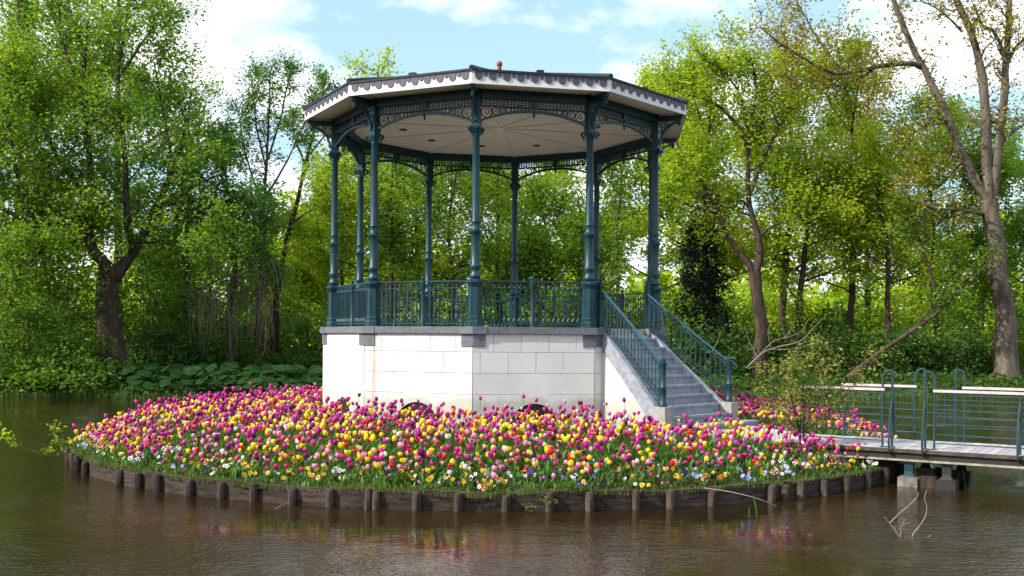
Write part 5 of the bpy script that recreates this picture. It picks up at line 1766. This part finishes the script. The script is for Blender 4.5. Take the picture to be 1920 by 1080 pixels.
# ---- shrubs and undergrowth
def shrub(label, x, y, w, d, h, n, leaf, size=0.22, group=None, z=None, name='shrub', overhang=0.0):
    z0 = tz_(x, y) if z is None else z
    T_ = empty(name, (x, y, z0), label, 'shrub', group)
    st = NB(); cr = NB()
    k = 14
    a = rng.uniform(0, 2 * PI, k); q = rng.uniform(0.25, 0.95, k)
    tipp = np.stack([np.cos(a) * q * w, np.sin(a) * q * d - overhang * 0.5, h * np.sqrt(np.maximum(0.05, 1 - q ** 2)) * rng.uniform(0.6, 1, k)], -1)
    u = np.linspace(0, 1, 5)[None, :, None]
    foot = np.stack([np.cos(a) * 0.2, np.sin(a) * 0.2, np.zeros(k) - 0.15], -1)
    P = foot[:, None] * (1 - u) + tipp[:, None] * u + np.array([0, 0, 0.25 * h]) * (u * (1 - u))
    tubes(st, P, np.broadcast_to(np.linspace(0.045, 0.01, 5), (k, 5)), 5)
    link('stem', st.mesh('stem', [M['bark_dark']]), T_)
    # clumps spread through an uneven dome
    nc = max(20, n // 26)
    dirs = rand_dir(nc); dirs[:, 2] = np.abs(dirs[:, 2])
    rad = rng.uniform(0.55, 1.0, nc) ** 0.7
    lump = 1 + 0.18 * np.sin(3 * np.arctan2(dirs[:, 1], dirs[:, 0]) + x) + 0.15 * np.sin(5 * dirs[:, 2] + y)
    C = dirs * rad[:, None] * lump[:, None] * np.array([w, d, h])
    C[:, 1] -= overhang * (1 - C[:, 2] / h) * 0.4
    low = rng.random(nc) < 0.25; C[low, 2] *= rng.uniform(-0.05, 0.4, low.sum())
    per = rng.poisson(n / nc, nc)
    ci = np.repeat(np.arange(nc), per)
    spread = np.array([0.30, 0.30, 0.17]) * (0.6 + 0.25 * min(w, h))
    Pp = C[ci] + rng.normal(0, 1, (len(ci), 3)) * spread
    leaves(cr, Pp, size, 0, np.repeat(rng.uniform(0.1, 0.9, nc), per), 0.25)
    link('foliage', cr.mesh('foliage', [M[leaf]]), T_)
    return T_


def sx(px, Y): return (px - 960) / F * Y


S = shrub
S('broad shrub overhanging the water at the far left', sx(30, 46.5), 46.8, 3.4, 2.2, 3.9, 6500, 'leaf_shade_tone', 0.22, overhang=2.0)
S('spreading low shrub dipping to the water left of the old forked trunk', sx(150, 46), 46.0, 2.6, 1.9, 2.2, 4600, 'leaf_shade_tone', 0.22, overhang=2.0)
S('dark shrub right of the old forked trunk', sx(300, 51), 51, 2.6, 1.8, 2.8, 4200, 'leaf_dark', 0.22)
S('tall shadowy shrub behind the old forked trunk', sx(120, 56), 56, 3.6, 2.2, 5.2, 5200, 'leaf_shade_tone', 0.24)
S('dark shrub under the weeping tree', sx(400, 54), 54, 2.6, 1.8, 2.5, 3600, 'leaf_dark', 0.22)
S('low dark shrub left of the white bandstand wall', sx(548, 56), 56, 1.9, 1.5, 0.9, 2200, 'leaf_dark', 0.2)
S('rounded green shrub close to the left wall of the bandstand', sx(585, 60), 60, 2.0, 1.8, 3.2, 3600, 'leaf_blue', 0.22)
S('green shrub below the slender airy tree', sx(470, 62), 62, 2.4, 1.8, 2.9, 3200, 'leaf_shade_tone', 0.22)
for px, Y, w, h, lf, lab in ((690, 56, 2.6, 3.6, 'leaf_shade_tone', 'shrub seen through the left railing panel'), (780, 60, 2.8, 3.8, 'leaf_dark', 'dark shrub behind the second back column'),  # woodland shade is partly put into these darker leaf colours
                             (870, 57, 2.6, 3.4, 'leaf_shade_tone', 'shrub seen through the railing left of the front column'), (960, 60, 2.8, 3.8, 'leaf_dark', 'dark shrub behind the middle back column'),
                             (1050, 57, 2.6, 3.6, 'leaf_shade_tone', 'shrub seen through the railing right of the front column'), (1140, 59, 2.6, 4.2, 'leaf_dark', 'green shrub above the stair head'),
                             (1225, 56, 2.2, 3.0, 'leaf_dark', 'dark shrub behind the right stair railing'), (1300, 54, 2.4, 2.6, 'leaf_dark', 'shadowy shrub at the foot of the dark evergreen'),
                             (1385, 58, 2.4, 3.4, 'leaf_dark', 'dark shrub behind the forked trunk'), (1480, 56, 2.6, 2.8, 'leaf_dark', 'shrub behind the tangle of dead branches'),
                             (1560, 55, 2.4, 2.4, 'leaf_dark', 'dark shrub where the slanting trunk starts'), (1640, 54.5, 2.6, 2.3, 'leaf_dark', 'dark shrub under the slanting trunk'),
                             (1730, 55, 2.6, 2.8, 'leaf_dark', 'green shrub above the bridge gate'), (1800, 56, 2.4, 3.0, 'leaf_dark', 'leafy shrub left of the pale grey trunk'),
                             (1925, 54.5, 2.2, 2.9, 'leaf_shade_tone', 'leafy shrub right of the pale grey trunk'), (1545, 63, 3.2, 5.0, 'leaf_dark', 'tall shrub in the gap behind the slanting dark trunk'),
                             (1700, 64, 3.4, 5.2, 'leaf_bright', 'sunlit tall shrub behind the bridge gate'), (1850, 66, 3.4, 5.4, 'leaf_shade_tone', 'tall shrub behind the pale grey trunk')):
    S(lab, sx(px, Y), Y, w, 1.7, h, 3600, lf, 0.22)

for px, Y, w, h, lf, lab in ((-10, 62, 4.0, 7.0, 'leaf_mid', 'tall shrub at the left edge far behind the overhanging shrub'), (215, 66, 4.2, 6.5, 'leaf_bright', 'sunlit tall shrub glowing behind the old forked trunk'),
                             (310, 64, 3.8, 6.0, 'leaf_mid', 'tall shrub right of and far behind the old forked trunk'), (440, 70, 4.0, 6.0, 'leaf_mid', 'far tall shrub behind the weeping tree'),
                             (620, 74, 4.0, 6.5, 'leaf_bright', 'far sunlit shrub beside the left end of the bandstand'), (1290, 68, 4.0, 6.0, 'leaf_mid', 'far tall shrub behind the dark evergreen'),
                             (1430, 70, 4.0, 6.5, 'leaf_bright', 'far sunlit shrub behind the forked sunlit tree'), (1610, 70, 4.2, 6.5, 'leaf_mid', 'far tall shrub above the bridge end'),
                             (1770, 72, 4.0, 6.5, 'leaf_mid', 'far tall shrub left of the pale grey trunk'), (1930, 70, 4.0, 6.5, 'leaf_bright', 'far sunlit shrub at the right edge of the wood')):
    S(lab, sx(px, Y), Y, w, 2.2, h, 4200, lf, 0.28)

for px, Y, w, h, lf, lab in ((60, 53.5, 3.4, 7.6, 'leaf_shade_tone', 'tall leafy shrub left of the old forked trunk, behind the overhanging shrub'), (275, 54.5, 3.0, 6.6, 'leaf_shade_tone', 'tall leafy shrub just right of the old forked trunk'),
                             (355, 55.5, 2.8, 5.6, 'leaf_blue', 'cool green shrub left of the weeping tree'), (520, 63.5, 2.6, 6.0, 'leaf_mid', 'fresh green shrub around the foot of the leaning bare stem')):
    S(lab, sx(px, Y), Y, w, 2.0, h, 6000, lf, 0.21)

# far wood that reads as one mass, with a low open lawn strip in front of it
wd = NB()
for i in range(1150):
    y = float(rng.uniform(106, 150)); x = float(rng.uniform(-75, 80)); 
    hh = float(rng.uniform(8, 19)) if i % 2 == 0 else float(rng.uniform(1.5, 8.5))
    k = 60
    d = rand_dir(k) * np.array([2.6, 2.0, 2.4]) * rng.uniform(0.4, 1, (k, 1))
    leaves(wd, np.array([x, y, hh * rng.uniform(0.15, 1.0)]) + d, 1.0, 0, float(rng.uniform(0.1, 0.9)))
tag(link('far_woodland', wd.mesh('far_woodland', [M['leaf_bright']])), 'distant wood closing the view behind the trees', kind='stuff')

# ---- butterbur with big round leaves on the left bank
def round_leaf():
    nb = NB(); n = 11; V = [(0, 0, -0.07)]
    for j in range(n):
        t = 0.25 + (2 * PI - 0.5) * j / (n - 1)
        V.append((math.cos(t) * (1 + 0.05 * math.sin(5 * t)), math.sin(t), 0.06 * math.sin(3 * t) - 0.02))
    T = [(0, j, j + 1) for j in range(1, n)]
    nb.add(np.array(V), None, np.array(T), 0, np.array([0.2] + list(rng.uniform(0.3, 1, n))))
    return nb.mesh('leaf', [M['leaf_butterbur']])
rl = [round_leaf() for _ in range(4)]
bp = at(440, 725, 46.8)
BU = empty('butterbur_patch', (bp.x, 46.8, tz_(bp.x, 46.8)), 'patch of large round dark green leaves along the left bank beside the flower island', 'plant')
stm = NB(); SP = []
for i in range(280):
    px = float(rng.uniform(225, 640)); yy = float(rng.uniform(43.6, 48.0))
    x = sx(px, yy); g = max(0.02, tz_(x, yy)); hgt = float(rng.uniform(0.25, 0.75))
    if yy < shore_y(x) - 0.8: continue
    p = Vector((x, yy, g + hgt)) - BU.location
    o = link('leaf', rl[i % 4], BU, p); s = float(rng.uniform(0.20, 0.34)); o.scale = (s, s, s)
    o.rotation_euler = (float(rng.uniform(0.1, 0.8)), float(rng.uniform(-0.35, 0.35)), float(rng.uniform(-0.8, 0.8)))
    q = np.array(p); SP.append(np.stack([q - (0, 0, hgt + 0.05), q - (0.02, 0, hgt * 0.4), q]))
tubes(stm, np.array(SP), np.broadcast_to(np.array([0.012, 0.01, 0.008]), (len(SP), 3)), 4)
tag(link('stalk', stm.mesh('stalk', [M['leaf_butterbur']]), BU), kind='stuff')

# bank grass and ground cover
n = 12000
X = rng.uniform(-28, 34, n); Yb = shore_y(X) - 0.4 + rng.exponential(1.8, n)
k_ = Yb < 60
X, Yb = X[k_], Yb[k_]
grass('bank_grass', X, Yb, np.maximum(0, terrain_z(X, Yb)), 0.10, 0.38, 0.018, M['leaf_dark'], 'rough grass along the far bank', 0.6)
wd = NB()
n = 9000
X = rng.uniform(-28, 34, n); Yb = shore_y(X) + 0.2 + rng.exponential(3.0, n)
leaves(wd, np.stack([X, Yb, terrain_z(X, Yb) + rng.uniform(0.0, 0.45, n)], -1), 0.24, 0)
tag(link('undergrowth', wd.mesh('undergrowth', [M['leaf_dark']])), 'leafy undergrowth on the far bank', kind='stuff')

# white posts on the lawn
mb = MB(); mb.lathe([(0.11, -0.1), (0.11, 1.5), (0.07, 1.6)], 10)
wp = mb.mesh('white_post', M['white_post'])
for px, Y, lab in ((505, 66, 'white post on the lawn nearer the weeping tree'), (549, 68, 'white post on the lawn nearer the bandstand wall')):
    o = link('white_post', wp, None, (sx(px, Y), Y, tz_(sx(px, Y), Y)))
    tag(o, lab, 'post', 'white posts on the far lawn')

# tangle of dead pale branches
def branch_thing(label, paths, mat, name, cat, base):
    mb = MB()
    b = Vector(base)
    for pts, r0, r1 in paths:
        P = spline([tuple(p) for p in pts], max(4, len(pts) * 3))
        mb.tube([Vector(p) - b for p in P], list(0.72 * np.linspace(r0, r1, len(P)) * (1 + rng.normal(0, 0.1, len(P)))), 6)
    o = mb.build(name, mat, None, base, smooth=True)
    return tag(o, label, cat)
Y = 52.5
dp = [([at(*p, Y) for p in pts], r0, r1) for pts, r0, r1 in (
    (((1400, 690), (1430, 662), (1460, 650), (1500, 640), (1530, 610), (1550, 590)), 0.07, 0.015),
    (((1425, 665), (1450, 640), (1475, 630), (1490, 600)), 0.045, 0.012), (((1440, 655), (1480, 655), (1520, 648)), 0.04, 0.01),
    (((1420, 670), (1405, 640), (1395, 610)), 0.035, 0.01), (((1445, 650), (1440, 620), (1452, 595)), 0.03, 0.008), (((1470, 635), (1500, 622), (1515, 600)), 0.03, 0.008),
    (((1335, 660), (1345, 640), (1355, 612)), 0.03, 0.01))]
branch_thing('tangle of dead pale branches at the foot of the forked sunlit tree', dp, M['dead'], 'dead_branch', 'branch', tuple(at(1425, 680, Y)))

# twigs standing out of the water in front of the bridge
def wpt(px, py, Y): return at(px, py, Y)
Yw = 13.75
br = [([wpt(*p, Yw) for p in pts], r0, r1) for pts, r0, r1 in (
    (((1693, 1010), (1685, 1000), (1678, 990), (1670, 980), (1660, 969)), 0.016, 0.007), (((1671, 981), (1690, 962), (1710, 945), (1723, 930), (1724, 923)), 0.013, 0.008),
    (((1692, 1006), (1692, 990), (1696, 980), (1701, 973)), 0.009, 0.004), (((1693, 988), (1700, 982), (1709, 980)), 0.007, 0.004), (((1683, 998), (1681, 990), (1681, 985)), 0.008, 0.004))]
branch_thing('forked bare twig standing out of the water below the bridge trestle', br, M['dead'], 'dead_twig', 'branch', tuple(wpt(1693, 1010, Yw)))
br = [([wpt(*p, Yw) for p in ((1712, 1012), (1716, 1000), (1730, 982), (1739, 965), (1740, 948), (1736, 935), (1740, 918))], 0.014, 0.006)]
branch_thing('single curved bare twig beside the forked twig in the water', br, M['dead'], 'dead_twig', 'branch', tuple(wpt(1712, 1012, Yw)))
br = [([wpt(*p, Yw) for p in ((1728, 1012), (1738, 1010), (1749, 1003))], 0.009, 0.005)]
branch_thing('short twig lying at the water surface beside the curved twig', br, M['dead'], 'dead_twig', 'branch', tuple(wpt(1728, 1012, Yw)))
br = [([wpt(1322, 915, 15.75), wpt(1370, 922, 15.6), (wpt(1420, 934, 15.5)), wpt(1458, 949, 15.6)], 0.014, 0.009)]
branch_thing('long grey stick hanging over the timber edging towards the reeds', br, M['dead'], 'dead_stick', 'branch', tuple(wpt(1322, 915, 15.75)))
br = [([wpt(518, 955, 15.2), wpt(530, 948, 15.2), wpt(545, 942, 15.3)], 0.009, 0.005)]
branch_thing('short stick poking out of the water by the left edging', br, M['dead'], 'dead_stick', 'branch', tuple(wpt(518, 955, 15.2)))

# reeds
def reed(label, px, py, Y, blades):
    base = at(px, py, Y)
    T_ = empty('reed', (base.x, base.y, 0), label, 'reed')
    for dx, h, bend, w in blades:
        nb = NB(); V = []; n = 7
        for i in range(n + 1):
            t = i / n; ww = w * (0.6 + 0.8 * t) * (1 - t ** 4) + 0.001
            V += [(dx + bend * t ** 2.5 - ww, 0.0, h * t - 0.1 * (1 - t)), (dx + bend * t ** 2.5 + ww, 0.012 * math.sin(3 * t), h * t - 0.1 * (1 - t))]
        Q = [(2 * i, 2 * i + 1, 2 * i + 3, 2 * i + 2) for i in range(n)]
        nb.add(np.array(V), np.array(Q), None, 0, np.linspace(0.3, 0.9, len(V)))
        link('blade', nb.mesh('blade', [M['reed']]), T_)
reed('bright green reed with a bent blade in front of the timber edging', 1422, 966, 15.15, ((0.0, 0.33, -0.07, 0.010), (-0.115, 0.17, 0.0, 0.009)))
reed('thin green reed blades in the water right of the bridge trestle', 1812, 892, 19.0, ((0.0, 0.30, -0.06, 0.008), (0.08, 0.36, 0.05, 0.008), (-0.16, 0.2, 0.06, 0.007)))

# leafy sprigs at the left of the island
def sprig(label, pts, Y, leaf_pts, mat='leaf_bright', size=0.085, name='leafy_branch'):
    base = at(*pts[0], Y)
    T_ = empty(name, tuple(base), label, 'branch')
    mb = MB(); P = spline([tuple(at(*p, Y)) for p in pts], 14)
    mb.tube([Vector(p) - base for p in P], list(np.linspace(0.010, 0.004, 14)), 5)
    mb.build('stem', M['bark_grey'], T_)
    nb = NB()
    for px, py, sp, n in leaf_pts:
        c = np.array(at(px, py, Y)) - np.array(base)
        leaves(nb, c + rng.normal(0, sp, (n, 3)) * np.array([1, 0.7, 0.8]), size, 0)
    link('foliage', nb.mesh('foliage', [M[mat]]), T_)
sprig('leafy branch tip hanging into the frame at the left edge', [(-60, 770), (-10, 800), (20, 818), (45, 838), (75, 848)], 18.0, [(-10, 800, 0.08, 26), (8, 815, 0.06, 26), (20, 822, 0.05, 20), (32, 832, 0.035, 14)])
sprig('leafy sprig sprouting beside the leftmost posts of the edging', [(122, 842), (112, 825), (104, 806), (108, 796)], 19.3, [(106, 806, 0.08, 36), (112, 826, 0.07, 30), (96, 842, 0.06, 24), (86, 844, 0.05, 14), (120, 836, 0.05, 18)], 'leaf_olive')
sprig('small weed growing from the edging boards below the front wall', [(1030, 932), (1028, 938), (1024, 945)], 15.35, [(1026, 938, 0.04, 16), (994, 950, 0.045, 20), (1045, 940, 0.03, 8)], 'leaf_mid', 0.05, 'weed')

# rose bush at the bridge end
rb = b3(-1.45, -0.25, 0.5)
T_ = empty('rose_bush', tuple(rb), 'rose bush with arching stems and red-tipped young leaves at the bridge end', 'shrub')
Yr = rb.y
st = NB(); cr = NB(); SPs = []
stems = [[(1500, 812), (1490, 760), (1470, 700), (1430, 690), (1398, 690)], [(1500, 812), (1492, 740), (1490, 690), (1500, 655)], [(1505, 812), (1520, 740), (1550, 700), (1570, 665)],
         [(1505, 812), (1540, 750), (1590, 715), (1630, 690), (1650, 665)], [(1495, 812), (1470, 770), (1440, 745), (1420, 730)], [(1505, 812), (1525, 770), (1560, 740), (1600, 740)],
         [(1500, 812), (1510, 700), (1525, 660), (1530, 640)], [(1500, 812), (1480, 720), (1485, 680), (1505, 665)], [(1505, 812), (1535, 790), (1570, 770), (1610, 745)]]
allP = []
for s_ in stems:
    P = spline([tuple(at(*p, Yr + float(rng.normal(0, 0.25)) * (i > 0))) for i, p in enumerate(s_)], 10)
    allP.append(P)
allP = np.array(allP)
tubes(st, allP - np.array(rb), np.broadcast_to(np.linspace(0.014, 0.004, 10), (len(stems), 10)), 5)
for P in allP:
    for q in range(22):
        f = rng.uniform(0.14, 1.0) * 9; i = int(min(f, 8)); c = P[i] + (P[i + 1] - P[i]) * (f - i) + rng.normal(0, 0.09, 3)
        k = int(rng.integers(7, 16))
        leaves(cr, c + rng.normal(0, 0.075, (k, 3)) - np.array(rb), 0.075, 0, float(rng.uniform(0.1, 0.75)), 0.2)
link('stem', st.mesh('stem', [M['bark_brown']]), T_)
link('foliage', cr.mesh('foliage', [M['leaf_rose']]), T_)
# wooden stakes that hold the rose
mb = MB(); mb.tube([(0, 0, -0.4), (0.01, 0, 0.75)], 0.018, 6)
sk = mb.mesh('stake', M['dead'])
link('stake', sk, T_, (-0.22, 0.02, 0.1))
print('tris', sum(len(m.loops) - 2 * len(m.polygons) for m in bpy.data.meshes))
